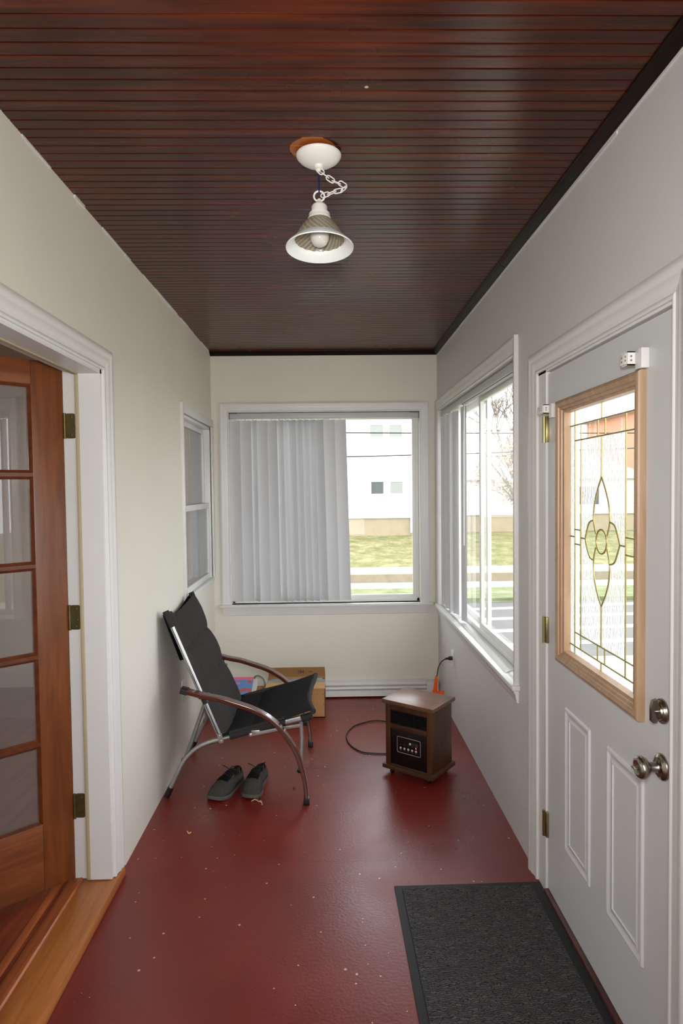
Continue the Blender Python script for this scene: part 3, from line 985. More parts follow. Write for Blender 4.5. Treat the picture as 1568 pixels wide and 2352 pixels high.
DY0, DY1, DX = 1.5575, 2.4665, R + 0.006          # slab edges and the face plane
dr = empty('door_2', (DX, 2.4665, 0.02), 'white panelled entry door with a decorative glass insert', 'door', kind='structure')
LY0, LY1, LZ0, LZ1 = 1.735, 2.300, 0.985, 1.895     # hole for the insert
bm = BM()
TD = 0.044
box(bm, (DX, DY0, 0.022), (DX + TD, DY1, LZ0)); box(bm, (DX, DY0, LZ1), (DX + TD, DY1, 2.040))
box(bm, (DX, DY0, LZ0), (DX + TD, LY0, LZ1)); box(bm, (DX, LY1, LZ0), (DX + TD, DY1, LZ1))
mk('slab', bm, M['door'], dr, smooth=0)
PP = [(0, 0), (0.004, 0.006), (0.010, 0.007), (0.016, 0.003), (0.022, 0.0012), (0.030, 0.0012), (0.034, 0.004), (0.040, 0.004), (0.042, 0)]


def ring(bm, x, nx, y0, y1, z0, z1, prof):
    V = (nx, 0, 0)
    mould(bm, (x, y0, z0), (x, y1, z0), (0, 0, 1), V, prof, 1, -1)
    mould(bm, (x, y0, z1), (x, y1, z1), (0, 0, -1), V, prof, 1, -1)
    mould(bm, (x, y0, z0), (x, y0, z1), (0, 1, 0), V, prof, 1, -1)
    mould(bm, (x, y1, z0), (x, y1, z1), (0, -1, 0), V, prof, 1, -1)


for a, b in ((2.058, 2.279), (1.700, 1.930)):
    bm = BM(); ring(bm, DX, -1, a, b, 0.280, 0.808, PP)
    mk('panel', bm, M['door'], dr)
# insert frame of light wood
bm = BM()
FP = [(0, 0), (0.0, 0.016), (0.004, 0.022), (0.012, 0.024), (0.020, 0.020), (0.024, 0.020), (0.026, 0.014), (0.034, 0.012), (0.036, 0.006), (0.044, 0.004), (0.046, -0.020), (0.0, -0.004)]
ring(bm, DX, -1, 1.700, 2.332, 0.966, 1.915, FP)
for k in range(4):
    zc = 1.12 + k * 0.22
    for yc in (2.322, ):
        lathe(bm, [(0.004, 0.0205), (0.004, 0.0245), (0.002, 0.025)], frame_M((DX, yc - 0.002, zc), (-1, 0, 0)), 10)
lf = mk('insert_frame', bm, M['litew'], dr)
# glass panes: textured field and borders, clear petals and bevels
GX = R + 0.026
bm = BM()


def poly_fill(bm, outer, holes=()):
    loops = [[Vector((0, u, v)) for u, v in outer]] + [[Vector((0, u, v)) for u, v in h] for h in holes]
    flat = [p for l in loops for p in l]
    vs = [bm.verts.new((GX, p.y, p.z)) for p in flat]
    for t in tessellate_polygon(loops):
        try:
            bm.faces.new([vs[i] for i in t])
        except ValueError:
            pass


def cl(pts, n=6):
    return [(p.x, p.y) for p in cr([(a, b, 0) for a, b in pts], n)]


CY = 2.025
OL, IL, IR, OR_ = 2.244, 2.190, 1.857, 1.803
T1, T2, B2, B1 = 1.820, 1.766, 1.089, 1.039
GY0, GY1, GZ0, GZ1 = 1.742, 2.294, 0.992, 1.888
half = [(0.0, 1.635), (0.032, 1.590), (0.056, 1.540), (0.060, 1.490), (0.042, 1.450)]
tp_l = cl([(CY + a, b) for a, b in half]); tp_r = cl([(CY - a, b) for a, b in half])
hb = [(0.0, 1.220), (0.034, 1.264), (0.056, 1.312), (0.060, 1.362), (0.042, 1.408)]
bp_l = cl([(CY + a, b) for a, b in hb]); bp_r = cl([(CY - a, b) for a, b in hb])
lp = [(CY + 0.060, 1.494), (CY + 0.098, 1.482), (CY + 0.130, 1.428), (CY + 0.096, 1.374), (CY + 0.060, 1.362)]
rp = [(2 * CY - a, b) for a, b in lp]
lp_c = cl(lp[:3], 6)[:-1] + cl(lp[2:], 6); rp_c = cl(rp[:3], 6)[:-1] + cl(rp[2:], 6)
circle = [(CY + 0.039 * math.cos(2 * PI * k / 28), 1.4285 + 0.039 * math.sin(2 * PI * k / 28)) for k in range(28)]
# outline of the flower, counter-clockwise in (y,z)
flower = tp_l[:19][::1] + [p for p in lp_c] + bp_l[:19][::-1] + bp_r[1:19] + rp_c[::-1] + tp_r[1:19][::-1]
poly_fill(bm, [(IR, B2), (IL, B2), (IL, T2), (IR, T2)], [flower])
for q in ([(GY0, T1), (GY1, T1), (GY1, GZ1), (GY0, GZ1)], [(GY0, GZ0), (GY1, GZ0), (GY1, B1), (GY0, B1)],
          [(OL, B1), (GY1, B1), (GY1, T1), (OL, T1)], [(GY0, B1), (OR_, B1), (OR_, T1), (GY0, T1)]):
    bm.faces.new([bm.verts.new((GX, a, b)) for a, b in q])
mk('textured_glass', bm, M['tex'], lf, smooth=0)
bm = BM()
poly_fill(bm, flower)
for q in ([(IL, B1), (OL, B1), (OL, T1), (IL, T1)], [(OR_, B1), (IR, B1), (IR, T1), (OR_, T1)],
          [(IR, T2), (IL, T2), (IL, T1), (IR, T1)], [(IR, B1), (IL, B1), (IL, B2), (IR, B2)]):
    bm.faces.new([bm.verts.new((GX, a, b)) for a, b in q])
mk('clear_glass', bm, M['bevel'], lf, smooth=0)
bm = BM()


def came(pts, r=0.0026, closed=False):
    tube(bm, [(GX - 0.001, a, b) for a, b in pts], r, 8, closed)


for yv, za, zb in ((OL, GZ0, GZ1), (OR_, GZ0, GZ1), (IL, B1, T1), (IR, B1, T1)):
    came([(yv, za), (yv, zb)])
for zv, a, b in ((T1, GY0, GY1), (B1, GY0, GY1), (T2, OR_, OL), (B2, OR_, OL)):
    came([(a, zv), (b, zv)])
came([(CY, T1), (CY, GZ1)]); came([(CY, 1.635), (CY, T2)]); came([(CY, 1.220), (CY, B2)]); came([(CY, GZ0), (CY, B1)])
for s_ in (-0.027, 0.027):
    came([(CY + s_, T2), (CY + s_, T1)]); came([(CY + s_, B1), (CY + s_, B2)])
for zv in (1.454, 1.403):
    came([(IL, zv), (OL, zv)]); came([(OR_, zv), (IR, zv)])
came([(OL, 1.428), (GY1, 1.428)]); came([(GY0, 1.428), (OR_, 1.428)])
came([(IL, 1.428), (CY + 0.130, 1.428)]); came([(CY - 0.130, 1.428), (IR, 1.428)])
for c_ in (tp_l, tp_r, bp_l, bp_r, lp_c, rp_c):
    came(c_, 0.0028)
came(circle, 0.0030, True)
mk('leading', bm, M['came'], lf)

# lock and knob
KX = DX - 0.0005
dk = Vector((KX, 1.606, 0.883))
bm = BM()
lathe(bm, [(0.034, 0), (0.034, 0.004), (0.031, 0.008), (0.026, 0.010), (0.024, 0.013), (0.015, 0.015), (0.013, 0.018), (0.0125, 0.034), (0.016, 0.038), (0.024, 0.043),
           (0.029, 0.052), (0.0285, 0.060), (0.024, 0.066), (0.018, 0.0675), (0.014, 0.065), (0.0, 0.0645)], frame_M(dk, (-1, 0, 0)), 36, True, False)
kn = mk('door_knob', bm, M['nickel'], dr)
bm = BM()
box(bm, (KX - 0.078, 1.606 - 0.010, 0.883 - 0.0025), (KX - 0.062, 1.606 + 0.010, 0.883 + 0.0025), 0.002)
mk('thumb_turn', bm, M['nickel'], kn)
bm = BM()
lathe(bm, [(0.032, 0), (0.032, 0.004), (0.030, 0.007), (0.028, 0.007), (0.026, 0.011), (0.023, 0.012), (0.021, 0.016), (0.012, 0.017), (0.0, 0.017)], frame_M((KX, 1.606, 1.028), (-1, 0, 0)), 36, True, False)
db = mk('deadbolt', bm, M['nickel'], dr)
bm = BM()
tube(bm, [(KX - 0.012, 1.606, 1.028), (KX - 0.028, 1.606, 1.028)], 0.007)
prism(bm, [(-0.007, 0.030), (0.004, 0.026), (0.008, 0.010), (0.008, -0.026), (0.004, -0.031), (-0.006, -0.031), (-0.009, -0.02), (-0.010, 0.006)], (KX - 0.024, 1.606 - 0.006, 1.030), (-1, 0, 0), (0, 0, 1), (0, 1, 0), 0.012)
mk('thumb_turn', bm, M['nickel'], db)
for zc in (1.827, 1.048, 0.277):
    bm = BM()
    tube(bm, [(R - 0.006, 2.478, zc - 0.051), (R - 0.006, 2.478, zc + 0.051)], 0.0065, 12)
    box(bm, (R - 0.004, 2.456, zc - 0.05), (R + 0.006, 2.470, zc + 0.05), 0.001)
    for k in (-0.03, -0.01, 0.01, 0.03):
        lathe(bm, [(0.0068, -0.0006), (0.0068, 0.0006)], frame_M((R - 0.006, 2.478, zc + k), (0, 0, 1)), 12)
    mk('hinge', bm, M['brass'], dr)

# blind brackets screwed to blocks on the door
def bracket(yb0, yb1, zb0, zb1, yc0, yc1, zc0, zc1, dep, label):
    t = empty('blind_bracket', (DX, (yb0 + yb1) / 2, zb0), label, 'blind bracket', group='blind brackets at the top corners of the door glass')
    bm = BM(); box(bm, (DX - dep, yb0, zb0), (DX - 0.0002, yb1, zb1), 0.0015)
    mk('block', bm, M['trim'], t)
    bm = BM()
    xa, xb = DX - 0.042, DX - 0.004
    th = 0.003
    box(bm, (xa, yc0, zc0), (xb, yc1, zc0 + th)); box(bm, (xa, yc0, zc1 - th), (xb, yc1, zc1))
    box(bm, (xb - th, yc0, zc0), (xb, yc1, zc1)); box(bm, (xa, yc0, zc0), (xb, yc0 + th, zc1))
    box(bm, (xa - 0.002, yc0 + 0.004, zc0 + 0.004), (xa, yc1 + 0.006, zc1 - 0.004), 0.001)
    bk = mk('box_bracket', bm, M['plastic'], t)
    bm = BM()
    ym, yn = (yc0 + yc1) / 2 - 0.010, (yc0 + yc1) / 2 + 0.012
    for a in (ym, yn):
        for b in (zc0 + 0.013, zc1 - 0.013):
            lathe(bm, [(0.0028, 0), (0.0028, 0.0006)], frame_M((xa - 0.002, a, b), (-1, 0, 0)), 10)
    for a in (0.010, 0.024):
        for b in (zc0 + 0.013, zc1 - 0.013):
            lathe(bm, [(0.0028, 0), (0.0028, 0.0006)], frame_M((xa + a, yc0, b), (0, -1, 0)), 10)
    mk('screw_hole', bm, M['steel'], bk)


bracket(1.686, 1.722, 1.917, 1.970, 1.722, 1.757, 1.930, 1.967, 0.022, 'white blind bracket on a wooden block nearest the door knob side')
bracket(2.367, 2.397, 1.862, 1.914, 2.397, 2.452, 1.880, 1.914, 0.022, 'white blind bracket on a wooden block just above the brass top hinge')

# ------------------------------------------------------------------ vertical blinds
def slat_bm(wd, zt, zb, bow=0.006):
    bm = BM()
    n = 6
    top, bot = [], []
    for k in range(n + 1):
        a = (k / n - 0.5) * wd
        b = bow * (1 - (2 * a / wd) ** 2)
        top.append(bm.verts.new((a, b, zt))); bot.append(bm.verts.new((a, b, zb)))
    for k in range(n):
        bm.faces.new((top[k], top[k + 1], bot[k + 1], bot[k]))
    return bm


def slat(parent, base, ang, wd, zt, zb, lean=0.0):
    bm = slat_bm(wd, 0, zb - zt)
    bmesh.ops.transform(bm, matrix=Matrix.Rotation(lean, 4, 'Y') @ Matrix.Rotation(ang, 4, 'Z'), verts=bm.verts[:])
    bmesh.ops.translate(bm, vec=Vector((base[0], base[1], zt)), verts=bm.verts[:])
    r_ = bmesh.ops.solidify(bm, geom=bm.faces[:], thickness=0.0009)
    box(bm, (base[0] - 0.004, base[1] - 0.0015, zt - 0.006), (base[0] + 0.004, base[1] + 0.0015, zt + 0.016))
    return mk('slat', bm, M['blind'], parent)


br = empty('vertical_blind', (-0.3, D + 0.02, BW[2]), 'white vertical blind drawn over the left half of the end wall window', 'blind')
bm = BM()
box(bm, (BW[0] + 0.002, D + 0.006, BW[3] - 0.046), (BW[1] - 0.003, D + 0.042, BW[3] - 0.004), 0.004)
mk('headrail', bm, M['rail'], br)
bm = BM()
dkb = mat('dark_bracket', (78, 80, 78), 0.5)
box(bm, (BW[0], D - 0.001, BW[3] - 0.008), (BW[0] + 0.062, D + 0.03, BW[3] - 0.003))
box(bm, (BW[0] + 0.0005, D - 0.001, BW[3] - 0.05), (BW[0] + 0.003, D + 0.03, BW[3] - 0.003))
mk('bracket', bm, dkb, br)
bm = BM()
box(bm, (BW[1] - 0.07, D - 0.001, BW[3] - 0.008), (BW[1], D + 0.03, BW[3] - 0.003))
box(bm, (BW[1] - 0.0035, D - 0.001, BW[3] - 0.05), (BW[1] - 0.0005, D + 0.03, BW[3] - 0.003))
mk('bracket', bm, dkb, br)
edges = [374, 434, 494, 529, 586, 639, 677, 708, 744, 781, 816, 851, 898, 961, 1024]
ex = [((380 + e / 2.45) - 753.5 - 3) / 1473.4 * 4.985 for e in edges]
for i in range(len(ex) - 1):
    gap = ex[i + 1] - ex[i]
    wd = 0.089
    vis = min(gap + 0.014, 0.0885)
    ang = math.acos(max(0.2, min(1, vis / wd)))
    c = ex[i + 1] - vis / 2
    slat(br, (c, D + 0.024), -ang, wd, BW[3] - 0.058, BW[2] + 0.018 + random.uniform(-0.002, 0.002), lean=-0.004 - (0.016 * i / 13))

br = empty('vertical_blind', (R + 0.03, 4.3, RW2[2]), 'white vertical blind bunched open at the far end of the right wall window', 'blind')
bm = BM()
box(bm, (R + 0.012, RW2[0] + 0.004, RW2[3] - 0.048), (R + 0.050, RW2[1] - 0.004, RW2[3] - 0.006), 0.004)
mk('headrail', bm, M['rail'], br)
bm = BM()
box(bm, (R + 0.018, RW2[0] + 0.006, RW2[3] - 0.053), (R + 0.044, 4.12, RW2[3] - 0.048))
mk('track', bm, mat('grey_track', (120, 120, 122), 0.4), br)
for yc, ang in ((4.80, -80), (4.745, -35), (4.69, 60), (4.63, -60), (4.58, -30), (4.53, 60), (4.47, -50), (4.38, -70), (4.26, 70), (4.13, -78)):
    slat(br, (R + 0.031, yc), math.radians(ang), 0.089, RW2[3] - 0.060, RW2[2] + 0.018)
bm = BM(); tube(bm, [(R + 0.02, 4.06, RW2[3] - 0.05), (R + 0.014, 4.05, RW2[3] - 0.3), (R + 0.012, 4.05, 1.24)], 0.004, 8)
mk('wand', bm, mat('clear_grey_wand', (190, 194, 194), 0.2), br)

br = empty('vertical_blind', (R + 0.03, 0.2, RW3[2]), 'white vertical blind half turned at the window nearer than the entry door', 'blind')
bm = BM(); box(bm, (R + 0.012, RW3[0] + 0.004, RW3[3] - 0.048), (R + 0.050, RW3[1] - 0.004, RW3[3] - 0.006), 0.004)
mk('headrail', bm, M['rail'], br)
for k in range(14):
    slat(br, (R + 0.031, 1.14 - k * 0.105), math.radians(-58), 0.089, RW3[3] - 0.060, RW3[2] + 0.018)

# loose slat lying on the right sill
bm = BM()
n = 16
rows_ = []
for k in range(n + 1):
    t = k / n
    yy_ = 3.02 + 1.15 * t
    rows_.append([bm.verts.new((R + 0.002 + 0.052 * (j / 4) + 0.012 * t - 0.012 * (1 - t), yy_ + 0.02 * (j / 4) * (1 - t) * 2, RW2[2] + 0.0015 + 0.006 * math.sin(PI * j / 4))) for j in range(5)])
for A, B in zip(rows_, rows_[1:]):
    for j in range(4):
        bm.faces.new((A[j], A[j + 1], B[j + 1], B[j]))
bmesh.ops.solidify(bm, geom=bm.faces[:], thickness=0.0012)
mk('blind_vane', bm, M['plastic'], label='loose white blind slat lying on the right window sill', cat='blind slat')

# ------------------------------------------------------------------ baseboard heater along the end wall
t = empty('baseboard_heater', (0, D, 0), 'low white baseboard heater along the foot of the end wall', 'baseboard heater')
bm = BM()
HP = [(0, 0.012), (0, 0.118), (0.020, 0.118), (0.050, 0.108), (0.056, 0.094), (0.034, 0.092), (0.034, 0.082), (0.064, 0.080), (0.068, 0.066), (0.044, 0.064), (0.044, 0.056), (0.076, 0.054), (0.082, 0.012)]
mould(bm, (-0.80, D - 0.001, 0), (0.74, D - 0.001, 0), (0, -1, 0), (0, 0, 1), HP)
mk('cover', bm, M['trim'], t)
bm = BM()
box(bm, (0.74, D - 0.078, 0.010), (R - 0.012, D - 0.001, 0.112), 0.004)
mk('end_cap', bm, M['trim'], t)

# ------------------------------------------------------------------ outlets
t = empty('wall_outlet', (R, 4.36, 0.37), 'white wall outlet feeding the black plug above the wooden heater', 'outlet')
bm = BM(); box(bm, (R - 0.006, 4.325, 0.375), (R - 0.0002, 4.395, 0.490), 0.002)
mk('cover_plate', bm, M['plastic'], t)
bm = BM(); box(bm, (R - 0.0085, 4.343, 0.395), (R - 0.006, 4.377, 0.470), 0.001)
mk('receptacle', bm, M['white'], t)
t = empty('wall_outlet', (-L, 3.845, 0.345), 'white wall outlet on the left wall just behind the chair arm', 'outlet')
bm = BM(); box(bm, (-L + 0.0002, 3.805, 0.350), (-L + 0.006, 3.880, 0.470), 0.002)
mk('cover_plate', bm, M['plastic'], t)
bm = BM(); box(bm, (-L + 0.006, 3.826, 0.372), (-L + 0.0085, 3.860, 0.448), 0.001)
mk('receptacle', bm, M['white'], t)

# ------------------------------------------------------------------ pendant lamp
LX, LY = -0.018, 2.050
t = empty('pendant_lamp', (LX, LY, 2.33), 'white pendant lamp with a flared glass shade hanging from the dark ceiling', 'lamp')
bm = BM()
lathe(bm, [(0.0705, 2.652), (0.0705, 2.648), (0.069, 2.645), (0.062, 2.637), (0.048, 2.628), (0.030, 2.622), (0.015, 2.6195), (0.014, 2.617), (0.014, 2.611), (0.006, 2.608), (0.006, 2.600), (0, 2.600)],
      Matrix.Translation((LX, LY, 0)), 40, True, False)
mk('canopy', bm, M['white'], t)


def link(bm, c, d, up, ln=0.029, wd=0.0165, r=0.0018):
    d = Vector(d).normalized()
    s = (Vector(up) - d * Vector(up).dot(d)).normalized()
    pts = []
    hs = (ln - wd) / 2
    for k in range(9):
        a = -PI / 2 + PI * k / 8
        pts.append(Vector(c) + d * (hs + wd / 2 * math.cos(a)) + s * (wd / 2 * math.sin(a)))
    for k in range(9):
        a = PI / 2 + PI * k / 8
        pts.append(Vector(c) + d * (-hs + wd / 2 * math.cos(a)) + s * (wd / 2 * math.sin(a)))
    tube(bm, pts, r, 7, True)


cpx = [(738, 404), (745, 412), (754, 419), (765, 426), (777, 431), (789, 434), (795, 442), (791, 448), (783, 451), (771, 453), (760, 456), (750, 458), (743, 463)]
cp = [Vector((LX + (px - 737) / 1473.4 * LY * 1.0, LY - 0.004 * math.sin(i), 1.6053 + (1123.5 - py) / 1473.4 * LY)) for i, (px, py) in enumerate(cpx)]
cp = cr(cp, 10)
acc = [0]
for a, b in zip(cp, cp[1:]):
    acc.append(acc[-1] + (b - a).length)
bm = BM()
s_ = 0.006
k = 0
while s_ < acc[-1]:
    i = max(j for j in range(len(acc)) if acc[j] <= s_)
    i = min(i, len(cp) - 2)
    dvec = cp[min(i + 3, len(cp) - 1)] - cp[max(i - 3, 0)]
    link(bm, cp[i], dvec, (0.3, 1, 0.2) if k % 2 else (0.5, 0.25, 1))
    s_ += 0.0205
    k += 1
mk('chain', bm, M['white'], t)
bm = BM()
tube(bm, [(LX, LY, 2.603), (LX, LY, 2.535)], 0.0022, 8)
mk('wire', bm, M['blue'], t)
Mt = Matrix.Translation((LX, LY, 2.512)) @ Matrix.Rotation(math.radians(-5), 4, 'X')
bm = BM()
rp_ = [Mt @ Vector((0.0165 * math.cos(2 * PI * k / 24), 0.0, 0.014 + 0.0165 * math.sin(2 * PI * k / 24))) for k in range(24)]
tube(bm, rp_, 0.0030, 8, True)
mk('hanging_ring', bm, M['white'], t)
bm = BM()
lathe(bm, [(0, 0.004), (0.006, 0.004), (0.008, -0.004), (0.013, -0.012), (0.021, -0.015), (0.025, -0.021), (0.025, -0.038), (0.026, -0.042), (0.033, -0.044), (0.034, -0.056), (0.037, -0.060), (0.037, -0.064), (0, -0.064)], Mt, 36, False, False)
mk('socket_cover', bm, M['white'], t)
# ribbed swirl glass
bm = BM()
n = 72
prof = [(0.033, -0.060), (0.038, -0.066), (0.048, -0.076), (0.058, -0.089), (0.067, -0.104), (0.074, -0.119), (0.078, -0.128)]
prof = [(p.x, p.y) for p in cr([(a, b, 0) for a, b in prof], 4)]
rings = []
for j, (r_, z_) in enumerate(prof):
    ring_ = []
    for q in range(n):
        th = 2 * PI * q / n
        rib = 0.0008 * math.cos(18 * (th + 1.2 * j / len(prof)))
        ring_.append(bm.verts.new(Mt @ Vector(((r_ + rib) * math.cos(th), (r_ + rib) * math.sin(th), z_))))
    rings.append(ring_)
for A, B in zip(rings, rings[1:]):
    for q in range(n):
        bm.faces.new((A[q], A[(q + 1) % n], B[(q + 1) % n], B[q]))


def shade_glass():
    m, nt, p = newmat('lamp_glass_rib_shading')
    N, K = nt.nodes, nt.links
    tc = N.new('ShaderNodeTexCoord'); sx = N.new('ShaderNodeSeparateXYZ'); K.new(tc.outputs['Object'], sx.inputs[0])
    at = N.new('ShaderNodeMath'); at.operation = 'ARCTAN2'; K.new(sx.outputs['Y'], at.inputs[0]); K.new(sx.outputs['X'], at.inputs[1])
    ph = N.new('ShaderNodeMath'); ph.operation = 'MULTIPLY_ADD'; ph.inputs[1].default_value = 14.0; K.new(sx.outputs['Z'], ph.inputs[0]); K.new(at.outputs[0], ph.inputs[2])
    k9 = N.new('ShaderNodeMath'); k9.operation = 'MULTIPLY'; k9.inputs[1].default_value = 26.0; K.new(ph.outputs[0], k9.inputs[0])
    si = N.new('ShaderNodeMath'); si.operation = 'SINE'; K.new(k9.outputs[0], si.inputs[0])
    rc = N.new('ShaderNodeValToRGB'); K.new(si.outputs[0], rc.inputs[0])  # light and dark sides of the ribs put into the colour as stripes
    rc.color_ramp.elements[0].position = 0.35; rc.color_ramp.elements[0].color = lin((152, 144, 124))
    rc.color_ramp.elements[1].position = 0.95; rc.color_ramp.elements[1].color = lin((206, 200, 182))
    K.new(rc.outputs[0], p.inputs['Base Color'])
    p.inputs['Roughness'].default_value = 0.25
    tr = N.new('ShaderNodeBsdfTransparent'); tr.inputs[0].default_value = lin((232, 228, 214))
    tl = N.new('ShaderNodeBsdfTranslucent'); tl.inputs[0].default_value = lin((196, 190, 172))
    a = N.new('ShaderNodeMixShader'); a.inputs[0].default_value = 0.5
    K.new(tr.outputs[0], a.inputs[1]); K.new(tl.outputs[0], a.inputs[2])
    b = N.new('ShaderNodeMixShader'); b.inputs[0].default_value = 0.55
    K.new(a.outputs[0], b.inputs[1]); K.new(p.outputs[0], b.inputs[2])
    K.new(b.outputs[0], N['Material Output'].inputs[0])
    return m


mk('shade', bm, shade_glass(), t, smooth=60)
bm = BM()
lathe(bm, [(0.0775, -0.123), (0.081, -0.126), (0.090, -0.134), (0.102, -0.145), (0.1065, -0.151), (0.1055, -0.154), (0.101, -0.151), (0.090, -0.143), (0.083, -0.137), (0.078, -0.131), (0.0775, -0.123)], Mt, 56, False, False)
mk('shade_rim', bm, M['shadew'], t)
bm = BM()
lathe(bm, [(0.012, -0.066), (0.013, -0.078), (0.020, -0.090), (0.027, -0.102), (0.0298, -0.116), (0.028, -0.128), (0.021, -0.140), (0.011, -0.146), (0.0, -0.1475)], Mt, 32, True, False)
mk('bulb', bm, mat('frosted_bulb_glass', (206, 204, 200), 0.12, spec=0.6), t)

# ------------------------------------------------------------------ folding lounge chair
YN, YFR = 3.315, 3.930        # near and far side of the tubular frame
AN, AF = 3.230, 3.965         # centre of the wooden arms
t = empty('folding_chair', (-0.45, 3.60, 0), 'black cloth folding lounge chair with curved wooden arms and aluminium frame', 'chair')
arm_c = [(-0.752, 0.598), (-0.640, 0.566), (-0.560, 0.549), (-0.495, 0.528), (-0.405, 0.496), (-0.336, 0.460), (-0.276, 0.412), (-0.228, 0.350), (-0.186, 0.280), (-0.157, 0.200), (-0.137, 0.112), (-0.130, 0.020)]
for ya in (AN, AF):
    pts = cr([(a, ya, b) for a, b in arm_c], 6)
    bm = BM()
    rings = []
    for i, p in enumerate(pts):
        tt = (pts[min(i + 1, len(pts) - 1)] - pts[max(i - 1, 0)]).normalized()
        nn = Vector((0, 1, 0)).cross(tt).normalized()
        f = i / (len(pts) - 1)
        wd = 0.050 - 0.010 * max(0, (f - 0.5) * 2)
        th = 0.022 if f < 0.85 else 0.022 - 0.004 * (f - 0.85) / 0.15
        rings.append([bm.verts.new(p + Vector((0, 1, 0)) * a + nn * b) for a, b in rrect(wd, th, 0.004, 2)])
    for A, B in zip(rings, rings[1:]):
        m_ = len(A)
        for j in range(m_):
            bm.faces.new((A[j], A[(j + 1) % m_], B[(j + 1) % m_], B[j]))
    bm.faces.new(rings[0][::-1]); bm.faces.new(rings[-1])
    arm = mk('armrest', bm, M['armw'], t, smooth=20)
    bm = BM()
    p0 = pts[0]; p1 = pts[4]
    d_ = (p1 - p0).normalized()
    sweep(bm, [p0 - d_ * 0.006, p0 + d_ * 0.030], rrect(0.056, 0.027, 0.004), up=(0, 0, 1))
    mk('end_cap', bm, M['black'], arm)
    bm = BM(); box(bm, (-0.130 - 0.015, ya - 0.024, 0.0), (-0.130 + 0.015, ya + 0.024, 0.036), 0.003)
    mk('foot_cap', bm, M['black'], arm)
    yb = ya + (0.035 if ya == AN else -0.035)
    # knob fixing the strut to the leg
    bm = BM()
    lathe(bm, [(0.010, 0), (0.011, 0.004), (0.011, 0.012), (0.008, 0.014)], frame_M((-0.168, yb - 0.01, 0.165), (0, -1, 0)), 16)
    box(bm, (-0.172, yb - 0.02, 0.150), (-0.150, yb + 0.0, 0.180), 0.002)
    mk('pivot_knob', bm, M['black'], t)
for s_, ys in ((1, YN), (-1, YFR)):
    bm = BM()
    leg = cr([(-0.858, ys, 0.022), (-0.802, ys, 0.140), (-0.765, ys, 0.204), (-0.716, ys, 0.254), (-0.659, ys, 0.286), (-0.591, ys, 0.306), (-0.530, ys, 0.321)], 6) + \
        [Vector((-0.421, ys, 0.347)), Vector((-0.273, ys, 0.381)), Vector((-0.110, ys, 0.419))]
    tube(bm, leg, 0.0125, 14)
    rl = mk('side_rail', bm, M['alu'], t)
    bm = BM(); a_, b_ = leg[0], leg[6]
    dd = (b_ - a_).normalized()
    tube(bm, [a_ - dd * 0.014, a_ + dd * 0.042], 0.0155, 14)
    mk('foot_cap', bm, M['black'], rl)
    bm = BM()
    tube(bm, [(-0.846, ys, 0.974), (-0.584, ys, 0.329)], 0.0125, 14)
    bt = mk('back_tube', bm, M['alu'], t)
    bm = BM()
    yo = ys - s_ * 0.016
    prism(bm, rrect(0.026, 0.052, 0.010), (-0.576, yo - 0.002, 0.320), (1, 0, 0.1), (-0.2, 0, 1), (0, 1, 0), 0.004)
    lathe(bm, [(0.005, 0), (0.005, 0.003), (0.002, 0.004)], frame_M((-0.580, yo - s_ * 0.002, 0.333), (0, -s_, 0)), 10)
    lathe(bm, [(0.005, 0), (0.005, 0.003), (0.002, 0.004)], frame_M((-0.572, yo - s_ * 0.002, 0.306), (0, -s_, 0)), 10)
    mk('hinge_plate', bm, M['alu'], bt)
    bm = BM()
    tube(bm, [(-0.772, ys + s_ * 0.022, 0.190), (-0.755, ys + s_ * 0.022, 0.228), (-0.640, ys + s_ * 0.022, 0.545)], 0.011, 12)
    box(bm, (-0.786, ys - 0.004, 0.180), (-0.762, ys + s_ * 0.03, 0.206), 0.003)
    mk('rear_strut', bm, M['steel'], t)
    bm = BM()
    yo = ys - s_ * 0.024
    sweep(bm, [(-0.424, yo, 0.338), (-0.245, yo, 0.370), (-0.16, yo - s_ * 0.01, 0.386)], rrect(0.006, 0.018, 0.002), up=(0, 0, 1))
    box(bm, (-0.414, yo - 0.003, 0.340), (-0.37, ys, 0.362), 0.002)
    lathe(bm, [(0.008, 0), (0.008, 0.005), (0.004, 0.007)], frame_M((-0.418, yo - s_ * 0.003, 0.340), (0, -s_, 0)), 12)
    mk('slide_bar', bm, M['alu'], t)
    bm = BM()
    tube(bm, [(-0.158, ys + s_ * 0.02, 0.398), (-0.155, ys + s_ * 0.02, 0.300), (-0.160, ys + s_ * 0.0, 0.165)], 0.0105, 12)
    sweep(bm, [(-0.236, ys - s_ * 0.012, 0.400), (-0.158, ys - s_ * 0.012, 0.418)], rrect(0.020, 0.026, 0.006), up=(0, 0, 1))
    mk('front_strut', bm, M['alu'], t)
    bm = BM()
    sweep(bm, [(-0.675, ys, 0.562), (-0.650, ys, 0.500)], circ(0.0165, 14))
    tube(bm, [(-0.664, ys, 0.548), (-0.664, AN if s_ > 0 else AF, 0.556)], 0.008, 10)
    mk('collar', bm, M['black'], t)


def sheet(fn, nu, nv, thick):
    bm = BM()
    g = [[bm.verts.new(fn(i / nu, j / nv)) for i in range(nu + 1)] for j in range(nv + 1)]
    for j in range(nv):
        for i in range(nu):
            bm.faces.new((g[j][i], g[j][i + 1], g[j + 1][i + 1], g[j + 1][i]))
    bmesh.ops.solidify(bm, geom=bm.faces[:], thickness=thick)
    return bm


